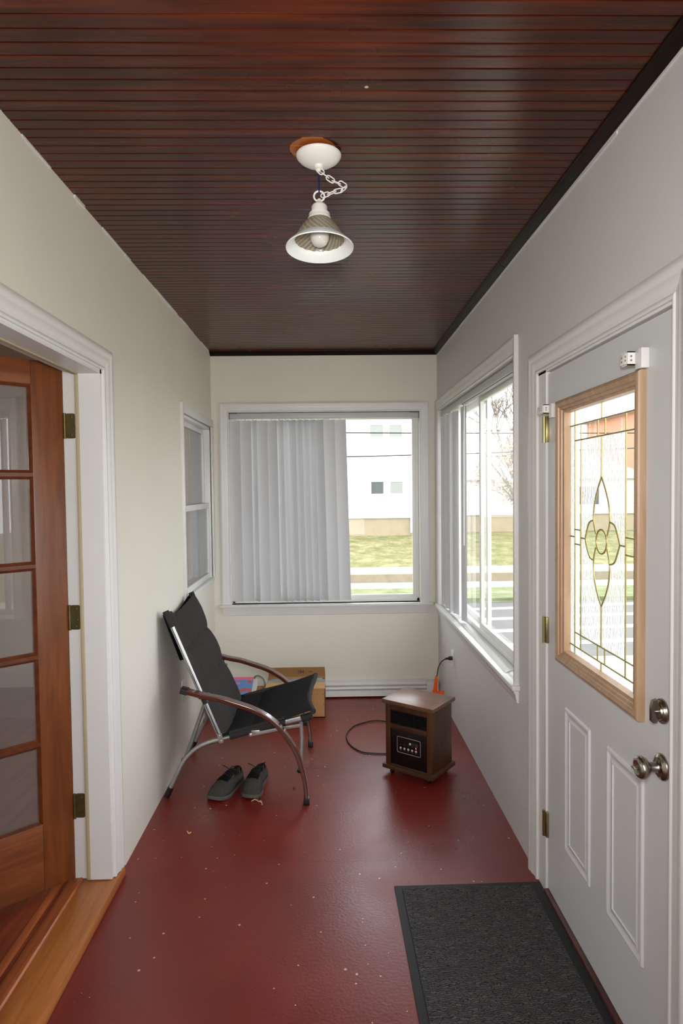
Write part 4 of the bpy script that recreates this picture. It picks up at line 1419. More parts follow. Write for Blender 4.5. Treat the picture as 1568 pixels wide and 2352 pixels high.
def back_fn(u, v):
    """u across (near to far), v up the back"""
    top = 0.985 - 0.045 * math.sin(PI * u) ** 0.8
    z = 0.296 + (top - 0.296) * v
    x = -0.584 - 0.4065 * (z - 0.329)
    n_ = Vector((0.926, 0, 0.377))
    s = math.sin(PI * u)
    sag = -0.052 * s ** 0.9 * (0.5 + 0.5 * v) - 0.012 * s + 0.020 * (1 - v) * s
    # three padded sections divided by two seams that arch upwards in the middle
    vv = v - 0.03 * math.sin(PI * u)
    cuts = [-0.05, 0.385, 0.690, 1.02]
    pad = 0
    for a, b in zip(cuts, cuts[1:]):
        if a <= vv < b:
            pad = abs(math.sin(PI * (vv - a) / (b - a))) ** 0.45
    edge = min(1, u / 0.07, (1 - u) / 0.07)
    chan = 0.0035 * (abs(math.sin(PI * u * 6 + 0.35 * math.sin(7 * v)))) ** 0.5
    wr_ = 0.003 * noise.noise(Vector((u * 9, v * 14, 1.3)))
    y = YN - 0.016 + (YFR - YN + 0.032) * u
    off = sag + 0.016 * edge + edge * (0.026 * pad + chan * 2.0 + wr_)
    return Vector((x, y, z)) + n_ * off


bm = sheet(back_fn, 60, 80, 0.012)
bk_ = mk('backrest', bm, M['fabric'], t, smooth=50)
for ys in (YN, YFR):
    bm = BM(); tube(bm, [(-0.849, ys, 0.984), (-0.816, ys, 0.902)], 0.017, 12)
    mk('sleeve', bm, M['fabricd'], bk_)


def flap_fn(u, v):
    z = 0.975 - 0.035 * math.sin(PI * u) - 0.235 * v
    x = -0.584 - 0.4065 * (z - 0.329)
    s = math.sin(PI * u)
    y = YN - 0.014 + (YFR - YN + 0.028) * u
    return Vector((x, y, z)) + Vector((0.926, 0, 0.377)) * (-0.016 - 0.024 * s - 0.012 * v - 0.004 * math.sin(9 * u))


bm = sheet(flap_fn, 24, 12, 0.008)
mk('headrest_flap', bm, M['fabricd'], bk_, smooth=50)


def seat_fn(u, v):
    """v from the rear (0) to the front (1)"""
    s = math.sin(PI * u)
    x = -0.600 + (0.505 - 0.032 * s ** 1.2) * v
    z = 0.330 + (x + 0.565) * 0.250 + 0.03 * max(0, 1 - v / 0.10) ** 2
    lift = 0.012 * max(0, (v - 0.75) / 0.25)
    sag = -0.050 * s ** 0.8 * (1 - 0.55 * v)
    pad = 0.012 * abs(math.sin(PI * min(1, v / 0.36))) ** 0.5 if v < 0.36 else 0.014 * abs(math.sin(PI * (v - 0.36) / 0.64)) ** 0.5
    edge = min(1, u / 0.08, (1 - u) / 0.08)
    wr_ = 0.007 * noise.noise(Vector((u * 16, v * 4, 4.1))) * v * edge
    y = YN - 0.020 + (YFR - YN + 0.040) * u
    return Vector((x, y, z + 0.004 + lift + sag + edge * (pad + 0.004) + wr_))


bm = sheet(seat_fn, 60, 50, 0.012)
st_ = mk('seat', bm, M['fabricd'], t, smooth=50)
for ys in (YN, YFR):
    bm = BM(); tube(bm, [(-0.528, ys, 0.328), (-0.421, ys, 0.355), (-0.24, ys, 0.397)], 0.0225, 12)
    mk('sleeve', bm, M['fabricd'], st_)
    bm = BM(); tube(bm, [(-0.155, ys, 0.411), (-0.098, ys, 0.425)], 0.0185, 12)
    mk('sleeve', bm, M['fabricd'], st_)
bm = BM()
tube(bm, [seat_fn(k / 24, 1.0) + Vector((0.002, 0, -0.010)) for k in range(25)], 0.015, 12)
mk('rolled_edge', bm, M['fabricd'], st_)

# ------------------------------------------------------------------ pair of felt shoes under the chair
def half_w(s):
    """half width of the sole (m) along the length 0 heel .. 1 toe: (inner, outer)"""
    pts = [(0, 0.0), (0.03, 0.020), (0.08, 0.031), (0.16, 0.036), (0.30, 0.036), (0.42, 0.037), (0.55, 0.043), (0.68, 0.051), (0.80, 0.051), (0.90, 0.043), (0.96, 0.029), (1.0, 0.0)]
    for (a, b), (c, d) in zip(pts, pts[1:]):
        if a <= s <= c:
            q = (s - a) / (c - a)
            q = q * q * (3 - 2 * q) if 0.08 < s < 0.9 else math.sqrt(q) if s <= 0.08 else 1 - math.sqrt(max(0, 1 - q))
            return b + (d - b) * q
    return 0.0


def centre(s, side):
    return side * (0.010 * math.sin(PI * min(1, s * 1.05)) - 0.006 * s)


LEN = 0.285


def shoe(loc, rotz, side, label):
    tt = empty('shoe', (loc[0], loc[1], 0), label, 'shoe', group='pair of grey shoes under the chair', rotz=rotz)
    ss = [0.0, 0.008, 0.02, 0.04, 0.07, 0.11, 0.16, 0.22, 0.28, 0.34, 0.40, 0.46, 0.52, 0.58, 0.64, 0.70, 0.76, 0.82, 0.87, 0.91, 0.945, 0.97, 0.985, 0.995, 1.0]
    # sole
    bm = BM()
    loopo = [(LEN * s, centre(s, side) + half_w(s) + 0.005) for s in ss] + [(LEN * s, centre(s, side) - half_w(s) - 0.005) for s in ss[::-1]]
    lv = []
    for zz, kk in ((0.0, 0.97), (0.004, 1.0), (0.017, 1.0), (0.020, 0.985)):
        lv.append([bm.verts.new((0.14 + (a - 0.14) * (kk if kk < 1 else 1.0) + (0.004 if a > 0.14 else -0.004), b * kk, zz + 0.012 * max(0, (a / LEN - 0.8) / 0.2) ** 2)) for a, b in loopo])
    for A, B in zip(lv, lv[1:]):
        for j in range(len(A)):
            bm.faces.new((A[j], A[(j + 1) % len(A)], B[(j + 1) % len(A)], B[j]))
    bm.faces.new(lv[0][::-1]); bm.faces.new(lv[-1])
    mk('sole', bm, M['sole'], tt, local=True)
    # upper

    def top(s):
        pts = [(0, 0.072), (0.08, 0.080), (0.2, 0.076), (0.36, 0.086), (0.46, 0.098), (0.56, 0.094), (0.68, 0.080), (0.8, 0.068), (0.9, 0.056), (0.96, 0.044), (1.0, 0.026)]
        for (a, b), (c, d) in zip(pts, pts[1:]):
            if a <= s <= c:
                q = (s - a) / (c - a)
                return b + (d - b) * q
        return 0.02
    nt_ = 24
    us = [i / 48 for i in range(49)]

    def upper_pt(s, q):
        w_ = max(half_w(s), 0.0015) + 0.002
        a = PI * q
        ca = math.cos(a)
        sa = math.sin(a)
        px = centre(s, side) + w_ * math.copysign(abs(ca) ** 0.62, ca) * (1 - 0.22 * sa ** 2 * (1 if s < 0.6 else 0.3))
        hz = top(s) - 0.018
        return Vector((LEN * s, px, 0.018 + hz * sa ** 0.75))

    def opened(s, q):
        if 0.055 < s < 0.50:
            wq = 0.24 * min(1, (s - 0.045) / 0.05, (0.53 - s) / 0.10)
            return abs(q - 0.5) < wq
        return False
    for nm, mm, sc in (('upper', M['shoe'], 1.0), ('lining', M['shoelin'], 0.95)):
        bm = BM()
        g = []
        for s in us:
            g.append([bm.verts.new(upper_pt(s, i / nt_) if sc == 1 else Vector((LEN * (0.5 + (s - 0.5) * 0.98), centre(s, side) + (upper_pt(s, i / nt_).y - centre(s, side)) * sc, 0.014 + (upper_pt(s, i / nt_).z - 0.014) * 0.965))) for i in range(nt_ + 1)])
        for j in range(len(us) - 1):
            for i in range(nt_):
                if opened((us[j] + us[j + 1]) / 2, (i + 0.5) / nt_):
                    continue
                bm.faces.new((g[j][i], g[j][i + 1], g[j + 1][i + 1], g[j + 1][i]))
        bmesh.ops.remove_doubles(bm, verts=bm.verts[:], dist=0.0004)
        loose = [v for v in bm.verts if not v.link_faces]
        bmesh.ops.delete(bm, geom=loose, context='VERTS')
        up = mk(nm, bm, mm, tt, local=True, smooth=60)
        if nm == 'upper':
            sm = up.modifiers.new('th', 'SOLIDIFY'); sm.thickness = 0.003
    # dark collar binding and toe cap band
    bm = BM()
    rim = []
    for s in [0.06 + 0.44 * k / 16 for k in range(17)]:
        wq = 0.24 * min(1, (s - 0.045) / 0.05, (0.53 - s) / 0.10)
        rim.append((s, wq))
    pts = [upper_pt(s, 0.5 - wq) for s, wq in rim] + [upper_pt(s, 0.5 + wq) for s, wq in rim[::-1]]
    tube(bm, [p + Vector((0, 0, 0.001)) for p in pts], 0.0032, 8, True)
    mk('collar', bm, M['shoelin'], tt, local=True)
    bm = BM()
    loopi = [(LEN * s, centre(s, side) + half_w(s) * 0.86) for s in ss[2:14]] + [(LEN * s, centre(s, side) - half_w(s) * 0.86) for s in ss[2:14][::-1]]
    bm.faces.new([bm.verts.new((a, b, 0.026)) for a, b in loopi])
    bmesh.ops.solidify(bm, geom=bm.faces[:], thickness=0.004)
    mk('insole', bm, M['insole'], tt, local=True)
    # tongue
    bm = BM()
    gg = []
    for j in range(9):
        s = 0.70 - 0.36 * j / 8
        gg.append([bm.verts.new(upper_pt(s, 0.5 + (i / 4 - 0.5) * 0.44 * (1 - 0.35 * max(0, 1 - j / 3))) + Vector((0.004 * abs(i - 2) * (1 if j < 2 else 0), 0, 0.003 + 0.006 * max(0, j - 5) / 3))) for i in range(5)])
    for A, B in zip(gg, gg[1:]):
        for i in range(4):
            bm.faces.new((A[i], A[i + 1], B[i + 1], B[i]))
    bmesh.ops.solidify(bm, geom=bm.faces[:], thickness=0.004)
    mk('tongue', bm, M['shoelin'], tt, local=True)
    # laces with a bow
    bm = BM()
    c0 = centre(0.46, side)
    for k in range(3):
        s = 0.46 + 0.055 * k
        za = top(s) + 0.004
        tube(bm, cr([(LEN * s, c0 - 0.022, za - 0.010), (LEN * (s + 0.012), c0 - 0.008, za + 0.002), (LEN * (s + 0.02), c0 + 0.008, za + 0.002), (LEN * (s + 0.03), c0 + 0.022, za - 0.010)], 4), 0.0022, 6)
    zk = top(0.46) + 0.008
    kx = LEN * 0.45
    tube(bm, cr([(kx, c0, zk), (kx + 0.012, c0 + 0.020, zk + 0.022), (kx + 0.016, c0 + 0.050, zk + 0.034), (kx - 0.004, c0 + 0.054, zk + 0.028), (kx - 0.010, c0 + 0.024, zk + 0.010), (kx, c0, zk)], 6), 0.002, 6)
    tube(bm, cr([(kx, c0, zk), (kx + 0.004, c0 + 0.022, zk + 0.006), (kx - 0.002, c0 + 0.040, zk + 0.002), (kx - 0.010, c0 + 0.030, zk - 0.004), (kx, c0, zk)], 6), 0.002, 6)
    tube(bm, cr([(kx, c0, zk), (kx - 0.006, c0 - 0.020, zk + 0.008), (kx - 0.006, c0 - 0.044, zk + 0.016)], 5), 0.002, 6)
    lathe(bm, [(0.002, -0.004), (0.006, -0.002), (0.006, 0.003), (0.002, 0.005)], Matrix.Translation((kx, c0, zk)), 10)
    mk('laces', bm, M['shoelin'], tt, local=True)
    # dark toe patch
    return tt


shoe((-0.512, 3.530), math.radians(-110), 1, 'grey felt shoe under the chair nearer the wall, left of the pair')
shoe((-0.382, 3.555), math.radians(-100), -1, 'grey felt shoe under the chair farther from the wall, right of the pair')

# small litter
bm = BM()
tube(bm, cr([(-0.416, 3.262, 0.003), (-0.398, 3.272, 0.006), (-0.378, 3.255, 0.004), (-0.362, 3.243, 0.005), (-0.356, 3.222, 0.003)], 6), 0.0026, 7, scales=None)
tube(bm, cr([(-0.376, 3.254, 0.004), (-0.366, 3.258, 0.006), (-0.360, 3.240, 0.003)], 5), 0.002, 6)
mk('straw_scrap', bm, M['straw'], label='curled scrap of dry straw on the floor in front of the shoes', cat='straw')
bm = BM()
tube(bm, cr([(-0.684, 2.982, 0.003), (-0.678, 2.968, 0.005), (-0.672, 2.962, 0.003), (-0.664, 2.972, 0.003)], 5), 0.003, 7)
mk('wood_chip', bm, M['straw'], label='tiny pale chip on the floor between the chair and the french door', cat='chip')
bm = BM()
bmesh.ops.create_icosphere(bm, subdivisions=2, radius=0.0055)
for v in bm.verts:
    v.co *= 1 + 0.25 * noise.noise(v.co * 200)
bmesh.ops.translate(bm, vec=(-0.205, 3.400, 0.005), verts=bm.verts[:])
mk('pebble', bm, M['stone'], label='small grey pebble on the floor beside the right shoe', cat='pebble')

# ------------------------------------------------------------------ door mat
t = empty('door_mat', (0.555, 2.19, 0), 'charcoal ribbed door mat with a black rubber edge by the entry door', 'mat')
def slat_quad(bm, pts, z0, z1):
    a = [bm.verts.new((x, y, z0)) for x, y in pts]
    b = [bm.verts.new((x, y, z1)) for x, y in pts]
    bm.faces.new(a[::-1]); bm.faces.new(b)
    for j in range(4):
        bm.faces.new((a[j], a[(j + 1) % 4], b[(j + 1) % 4], b[j]))


bm = BM()
Mm = Matrix.Rotation(0.012, 3, 'Z')
def mp_(x, y):
    v = Mm @ Vector((x, y, 0))
    return (0.246 + v.x, 2.525 + v.y)


MW, ML = 0.590, 0.92
slat_quad(bm, [mp_(0, 0), mp_(MW, 0), mp_(MW, -ML), mp_(0, -ML)], 0.0005, 0.005)
mk('rubber_border', bm, M['rubber'], t, smooth=0)
bm = BM()
slat_quad(bm, [mp_(0.030, -0.026), mp_(MW - 0.042, -0.026), mp_(MW - 0.042, -ML + 0.026), mp_(0.030, -ML + 0.026)], 0.0045, 0.0095)
mk('carpet_field', bm, M['mat'], t, smooth=0)

# ------------------------------------------------------------------ infrared heater cabinet
HA = math.radians(-37.9)
t = empty('infrared_heater', (0.494, 3.573, 0), 'small walnut cabinet heater with a black control front on the red floor', 'heater', rotz=HA)
WX, WY = 0.326, 0.264            # top board, local x = front width, local -y = front
bx, by = WX / 2, WY / 2
bm = BM()
box(bm, (-bx, -by, 0.402), (bx, by, 0.424), 0.003)
mk('top', bm, M['walnut_glare'], t, local=True)
bm = BM()
box(bm, (-bx + 0.001, -by + 0.001, 0.032), (bx - 0.001, by - 0.001, 0.056), 0.004)
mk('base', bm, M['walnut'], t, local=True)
ins = 0.016
fx, fy = bx - ins, by - ins
bm = BM()
box(bm, (-fx, -fy + 0.018, 0.054), (fx, fy, 0.404), 0.002)
box(bm, (-fx, -fy, 0.054), (-fx + 0.030, -fy + 0.02, 0.404), 0.002)
box(bm, (fx - 0.030, -fy, 0.054), (fx, -fy + 0.02, 0.404), 0.002)
box(bm, (-fx + 0.03, -fy, 0.366), (fx - 0.03, -fy + 0.02, 0.404), 0.002)
box(bm, (-fx + 0.03, -fy - 0.002, 0.262), (fx - 0.03, -fy + 0.02, 0.290), 0.003)
box(bm, (-fx + 0.03, -fy, 0.054), (fx - 0.03, -fy + 0.02, 0.062), 0.002)
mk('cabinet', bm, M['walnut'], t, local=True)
bm = BM()
ix0, ix1 = -fx + 0.030, fx - 0.030
box(bm, (ix0, -fy + 0.014, 0.288), (ix1, -fy + 0.017, 0.368))
for k in range(16):
    a = ix0 + 0.006 + (ix1 - ix0 - 0.012) * k / 15
    box(bm, (a - 0.0008, -fy + 0.008, 0.290), (a + 0.0008, -fy + 0.012, 0.366))
for k in range(9):
    zc = 0.294 + 0.0085 * k
    box(bm, (ix0, -fy + 0.009, zc - 0.0008), (ix1, -fy + 0.011, zc + 0.0008))
mk('grille', bm, M['blackm'], t, local=True)
bm = BM()
box(bm, (ix0, -fy + 0.006, 0.060), (ix1, -fy + 0.016, 0.264), 0.001)
pn = mk('control_panel', bm, M['blackm'], t, local=True)
bm = BM()
pc = Vector((0.000, -fy + 0.005, 0.180))
pw, ph = 0.148, 0.088
loop = rrect(pw, ph, 0.008, 4)
sweep(bm, [(pc.x + a, pc.y, pc.z + b) for a, b in loop], circ(0.0018, 8), up=(0, 1, 0), closed=True)
mk('silver_outline', bm, M['silver'], pn, local=True)
for k in range(5):
    bm = BM()
    lathe(bm, [(0.0062, 0), (0.0062, 0.002), (0.004, 0.0034), (0, 0.0036)], frame_M((pc.x - 0.052 + 0.0245 * k, -fy + 0.006, pc.z - 0.018), (0, -1, 0)), 16, True, False)
    mk('button', bm, M['button'], pn, local=True)
bm = BM()
lathe(bm, [(0.0066, 0), (0.0066, 0.002), (0.004, 0.0034), (0, 0.0036)], frame_M((pc.x + 0.009, -fy + 0.006, pc.z + 0.016), (0, -1, 0)), 16, True, False)
mk('button', bm, M['button'], pn, local=True)
bm = BM(); box(bm, (pc.x + 0.038, -fy + 0.0048, pc.z + 0.006), (pc.x + 0.058, -fy + 0.0062, pc.z + 0.023))
mk('display', bm, M['lcd'], pn, local=True)
rl_ = mat('red_indicator', (255, 40, 30), 0.3)
rp__ = rl_.node_tree.nodes['Principled BSDF']
rp__.inputs['Emission Color'].default_value = (1, 0.05, 0.03, 1); rp__.inputs['Emission Strength'].default_value = 2.0
bm = BM(); box(bm, (pc.x + 0.044, -fy + 0.0048, pc.z - 0.005), (pc.x + 0.048, -fy + 0.0062, pc.z + 0.003))
mk('indicator_light', bm, rl_, pn, local=True)
bm = BM()
for k in range(5):
    cx = pc.x - 0.052 + 0.0245 * k
    box(bm, (cx - 0.006, -fy + 0.0054, pc.z - 0.0305), (cx + 0.006, -fy + 0.0062, pc.z - 0.0285))
    box(bm, (cx - 0.004, -fy + 0.0054, pc.z + 0.002), (cx + 0.004, -fy + 0.0062, pc.z + 0.0035))
for k in range(3):
    box(bm, (pc.x + 0.022, -fy + 0.0054, pc.z + 0.008 + 0.006 * k), (pc.x + 0.032, -fy + 0.0062, pc.z + 0.0092 + 0.006 * k))
mk('panel_marking', bm, mat('grey_print', (120, 116, 112), 0.6), pn, local=True)
for a, b in ((-1, -1), (1, -1), (-1, 1), (1, 1)):
    bm = BM()
    cxx, cyy = a * (bx - 0.045), b * (by - 0.040)
    tube(bm, [(cxx - 0.008, cyy, 0.0145), (cxx + 0.008, cyy, 0.0145)], 0.0145, 16)
    box(bm, (cxx - 0.010, cyy - 0.010, 0.014), (cxx + 0.010, cyy + 0.010, 0.034), 0.002)
    mk('caster', bm, M['black'], t, local=True)
# power cord: out of the back, loop over the floor on the left, then up to the outlet
Mi = Matrix.Rotation(-HA, 4, 'Z') @ Matrix.Translation((-0.494, -3.573, 0))
def heat_local(o):
    o.data.transform(Mi)
    return o


bm = BM()
bk = Matrix.Rotation(HA, 4, 'Z') @ Vector((-0.06, by - ins, 0.09)) + Vector((0.494, 3.573, 0))
cpts = [tuple(bk), (bk.x - 0.02, bk.y + 0.05, 0.07), (0.44, 3.80, 0.012), (0.33, 3.815, 0.006), (0.24, 3.826, 0.006), (0.182, 3.850, 0.006), (0.125, 3.940, 0.006), (0.098, 4.06, 0.006), (0.108, 4.17, 0.006), (0.158, 4.28, 0.006), (0.225, 4.335, 0.006), (0.30, 4.373, 0.006), (0.38, 4.352, 0.006), (0.50, 4.30, 0.006),
        (0.62, 4.27, 0.03), (0.695, 4.28, 0.16), (0.715, 4.29, 0.28), (0.722, 4.30, 0.330), (0.734, 4.315, 0.382), (0.757, 4.33, 0.418), (0.786, 4.342, 0.434), (0.805, 4.345, 0.4385)]
tube(bm, cr(cpts, 8), 0.0042, 10)
pcord = heat_local(mk('power_cord', bm, M['cord'], t, local=True))
bm = BM()
sweep(bm, [(0.786, 4.343, 0.4355), (0.806, 4.345, 0.4380), (0.812, 4.345, 0.4385), (0.835, 4.346, 0.4385)], rrect(0.022, 0.026, 0.005), up=(0, 0, 1), scales=[0.45, 0.6, 1.0, 1.0])
heat_local(mk('plug', bm, M['black'], pcord, local=True))
bm = BM()
# orange warning tag wrapped on the cord, folded at its foot
tg = [((0.690, 4.285), (0.724, 4.300), 0.345), ((0.684, 4.285), (0.716, 4.300), 0.270), ((0.680, 4.285), (0.714, 4.300), 0.245)]
prism(bm, [(0, 0), (0.030, 0.006), (0.024, 0.100), (0.008, 0.116), (0.002, 0.110)], (0.688, 4.262, 0.228), (1, 0.2, 0), (0.10, 0, 1), (0, 1, 0), 0.0012)
q0 = [(0.680, 4.25), (0.703, 4.235), (0.732, 4.248), (0.762, 4.262)]
qa = [bm.verts.new((x, y, 0.175)) for x, y in q0]
qb = [bm.verts.new((x + 0.004, y + 0.004, 0.252 - 0.004 * i)) for i, (x, y) in enumerate(q0)]
for i in range(3):
    bm.faces.new((qa[i], qa[i + 1], qb[i + 1], qb[i]))
heat_local(mk('warning_tag', bm, M['orange'], pcord, local=True, label='orange warning tag', smooth=0))

# ------------------------------------------------------------------ cartons and books behind the chair
t = empty('cardboard_box', (-0.25, 4.60, 0), 'open brown cardboard box with printed back flap behind the chair seat', 'box')
bm = BM()
bX0, bX1, bY0, bY1, bZ = -0.465, -0.040, 4.464, 4.77, 0.205
w_ = 0.004
box(bm, (bX0, bY0, 0.001), (bX1, bY0 + w_, bZ)); box(bm, (bX0, bY1 - w_, 0.001), (bX1, bY1, bZ))
box(bm, (bX0, bY0, 0.001), (bX0 + w_, bY1, bZ)); box(bm, (bX1 - w_, bY0, 0.001), (bX1, bY1, bZ)); box(bm, (bX0, bY0, 0.001), (bX1, bY1, 0.006))
bd = mk('body', bm, M['card'], t, smooth=0)
bm = BM(); box(bm, (bX0 + 0.002, bY0 + 0.001, bZ), (bX1 - 0.002, bY0 + 0.150, bZ + 0.004)); mk('front_flap', bm, M['cardl'], t, smooth=0)
bm = BM()
vs = [bm.verts.new(v) for v in ((bX0, bY1, bZ - 0.002), (bX1, bY1, bZ - 0.002), (bX1 - 0.004, bY1 + 0.012, bZ + 0.066), (bX0 + 0.004, bY1 + 0.012, bZ + 0.066))]
bm.faces.new(vs); bmesh.ops.solidify(bm, geom=bm.faces[:], thickness=0.004)
bf = mk('back_flap', bm, M['card'], t, smooth=0)
bm = BM()
box(bm, (bX0 + 0.004, bY0 + 0.14, bZ + 0.004), (bX1 + 0.001, bY0 + 0.20, bZ + 0.006))
mk('tape', bm, M['tape'], t, smooth=0)
for cx_, cz_ in ((-0.075, 0.130), (-0.155, 0.130)):
    bm = BM()
    for sx_ in (-1, 1):
        for sz_ in (-1, 1):
            ax, az = cx_ + sx_ * 0.026, cz_ + sz_ * 0.036
            box(bm, (ax, bY0 - 0.0006, az), (ax - sx_ * 0.010, bY0, az - sz_ * 0.0016))
            box(bm, (ax, bY0 - 0.0006, az), (ax - sx_ * 0.0016, bY0, az - sz_ * 0.010))
    mk('printed_frame', bm, M['ink'], bd, smooth=0)
Mtx = Matrix.Translation((-0.225 - root_of(bf).location.x, bY1 + 0.0005 - root_of(bf).location.y, bZ + 0.034)) @ Matrix.Rotation(math.radians(80), 4, 'X')
text_mesh('printed_text', '1B4', 0.034, M['ink'], bf, Mtx)
Mtx = Matrix.Translation((-0.148 - root_of(bf).location.x, bY1 + 0.0005 - root_of(bf).location.y, bZ + 0.034)) @ Matrix.Rotation(math.radians(80), 4, 'X')
text_mesh('printed_text', '040', 0.018, M['ink'], bf, Mtx)
# bluish papers inside
bm = BM(); box(bm, (bX0 + 0.02, bY0 + 0.205, 0.01), (bX1 - 0.02, bY1 - 0.01, bZ - 0.01), 0.002)
mk('paper_stack', bm, mat('pale_blue_paper', (150, 176, 178), 0.7, var=0.2, vscale=20), label='stack of pale blue papers inside the printed cardboard box', cat='papers')

t = empty('cardboard_box', (-0.65, 4.58, 0), 'small brown cardboard box under the books behind the chair', 'box')
bm = BM(); box(bm, (-0.80, 4.44, 0.001), (-0.50, 4.74, 0.150), 0.002)
mk('body', bm, M['card'], t, smooth=0)
bm = BM(); box(bm, (-0.66, 4.4395, 0.001), (-0.62, 4.7405, 0.1515), 0.001)
mk('tape', bm, M['tape'], t, smooth=0)


def book(name_label, x0, x1, y0, y1, z0, th, tilt, cover, roll=0.0):
    tt = empty('book', ((x0 + x1) / 2, y0, z0), name_label, 'book')
    tt.rotation_euler = (tilt, roll, 0)
    wx, dy = (x1 - x0) / 2, (y1 - y0)
    bm = BM()
    box(bm, (-wx, 0, 0), (wx, dy, 0.002)); box(bm, (-wx, 0, th - 0.002), (wx, dy, th)); box(bm, (-wx, 0, 0), (-wx + 0.002, dy, th))
    mk('cover', bm, cover, tt, local=True, smooth=0)
    bm = BM(); box(bm, (-wx + 0.002, 0.003, 0.002), (wx - 0.003, dy - 0.003, th - 0.002))
    mk('pages', bm, mat('cream_pages', (226, 220, 200), 0.8), tt, local=True, smooth=0)
    return tt


def pic_cover():
    m, nt, p = newmat('pink_and_blue_cover')
    N, K = nt.nodes, nt.links
    tc = N.new('ShaderNodeTexCoord')
    vo = N.new('ShaderNodeTexVoronoi'); vo.inputs['Scale'].default_value = 22
    K.new(tc.outputs['Object'], vo.inputs['Vector'])
    sp = N.new('ShaderNodeSeparateColor'); K.new(vo.outputs['Color'], sp.inputs[0])
    r = N.new('ShaderNodeValToRGB'); r.color_ramp.interpolation = 'CONSTANT'
    r.color_ramp.elements[0].color = lin((84, 132, 190)); r.color_ramp.elements[1].position = 0.62; r.color_ramp.elements[1].color = lin((214, 120, 140))
    e = r.color_ramp.elements.new(0.78); e.color = lin((226, 226, 222))
    e = r.color_ramp.elements.new(0.88); e.color = lin((186, 84, 70))
    K.new(sp.outputs[0], r.inputs[0])
    sx = N.new('ShaderNodeSeparateXYZ'); K.new(tc.outputs['Object'], sx.inputs[0])
    gt = N.new('ShaderNodeMath'); gt.operation = 'GREATER_THAN'; gt.inputs[1].default_value = 0.185
    K.new(sx.outputs['Y'], gt.inputs[0])
    mx = N.new('ShaderNodeMix'); mx.data_type = 'RGBA'; mx.inputs['B'].default_value = lin((222, 96, 136))
    K.new(gt.outputs[0], mx.inputs['Factor']); K.new(r.outputs[0], mx.inputs['A'])
    K.new(mx.outputs['Result'], p.inputs['Base Color'])
    p.inputs['Roughness'].default_value = 0.3
    return m


book('thick cream-edged book lying under the pink and blue book', -0.80, -0.530, 4.445, 4.66, 0.151, 0.020, math.radians(16), mat('pale_grey_cover', (196, 196, 192), 0.5))
book('pink and blue picture book on top of the cream book behind the chair', -0.83, -0.560, 4.440, 4.66, 0.1735, 0.010, math.radians(16), pic_cover())
bm = BM()
tube(bm, cr([(-0.57, 4.72, 0.152), (-0.56, 4.71, 0.225), (-0.52, 4.69, 0.235), (-0.484, 4.66, 0.200), (-0.486, 4.62, 0.08), (-0.490, 4.6, 0.004)], 8), 0.0055, 8)
mk('cable_loop', bm, mat('grey_cable', (120, 118, 112), 0.5), label='grey cable arching between the two cardboard boxes', cat='cable')

# ------------------------------------------------------------------ outdoors beyond the windows
GZ = -0.90
def strip(name, y0, y1, z0, z1, m, label, cat, x0=-30, x1=45, thick=0.2):
    bm = BM()
    nx = 60
    A, B, C_, D_ = [], [], [], []
    for i in range(nx + 1):
        x = x0 + (x1 - x0) * i / nx
        A.append(bm.verts.new((x, y0, z0))); B.append(bm.verts.new((x, y1, z1)))
        C_.append(bm.verts.new((x, y0, z0 - thick))); D_.append(bm.verts.new((x, y1, z1 - thick)))
    for i in range(nx):
        bm.faces.new((A[i], A[i + 1], B[i + 1], B[i])); bm.faces.new((A[i], C_[i], C_[i + 1], A[i + 1]))
        bm.faces.new((D_[i], D_[i + 1], C_[i + 1], C_[i])); bm.faces.new((B[i], B[i + 1], D_[i + 1], D_[i]))
    bm.faces.new((A[0], B[0], D_[0], C_[0])); bm.faces.new((A[-1], C_[-1], D_[-1], B[-1]))
    return mk(name, bm, m, label=label, cat=cat, kind='structure', smooth=0)


strip('yard', -20, 9.3, GZ - 0.02, GZ - 0.02, M['grass2'], 'grass yard around the porch', 'lawn')
bm = BM(); box(bm, (1.7, -6, GZ - 0.1), (10.5, 9.32, GZ + 0.0), 0.01)
mk('driveway', bm, M['conc'], label='pale concrete driveway beside the porch', cat='driveway', kind='structure', smooth=0)
strip('street', 9.3, 14.4, GZ - 0.10, GZ - 0.10, M['asph'], 'grey asphalt street beyond the porch', 'street')
bm = BM()
for k in range(5):
    slat_quad(bm, [(2.3, 9.2 + 1.05 * k), (9.0, 9.9 + 1.05 * k), (9.0, 10.15 + 1.05 * k), (2.3, 9.42 + 1.05 * k)], GZ - 0.10, GZ - 0.094)
mk('crosswalk_lines', bm, M['line'], label='white painted lines across the asphalt street', cat='road marking', kind='structure', smooth=0)
strip('verge', 14.4, 16.0, GZ, GZ, M['grass2'], 'narrow grass verge along the street', 'lawn')
strip('sidewalk', 16.0, 17.0, GZ, GZ, M['conc'], 'pale concrete sidewalk past the street', 'sidewalk')
strip('curb_wall', 17.0, 18.1, GZ + 0.22, GZ + 0.24, M['concd'], 'low concrete wall in front of the white house lawn', 'wall', thick=0.4)
strip('curb_cap', 17.02, 18.1, GZ + 0.26, GZ + 0.28, M['conc'], 'pale concrete cap on the low wall', 'wall', thick=0.04)
strip('lawn', 18.1, 24.2, GZ + 0.26, -0.14, M['grass'], 'sloping spring lawn in front of the white house', 'lawn')
strip('back_lawn', 24.2, 60, -0.14, 0.2, M['grass'], 'grass behind the houses', 'lawn')


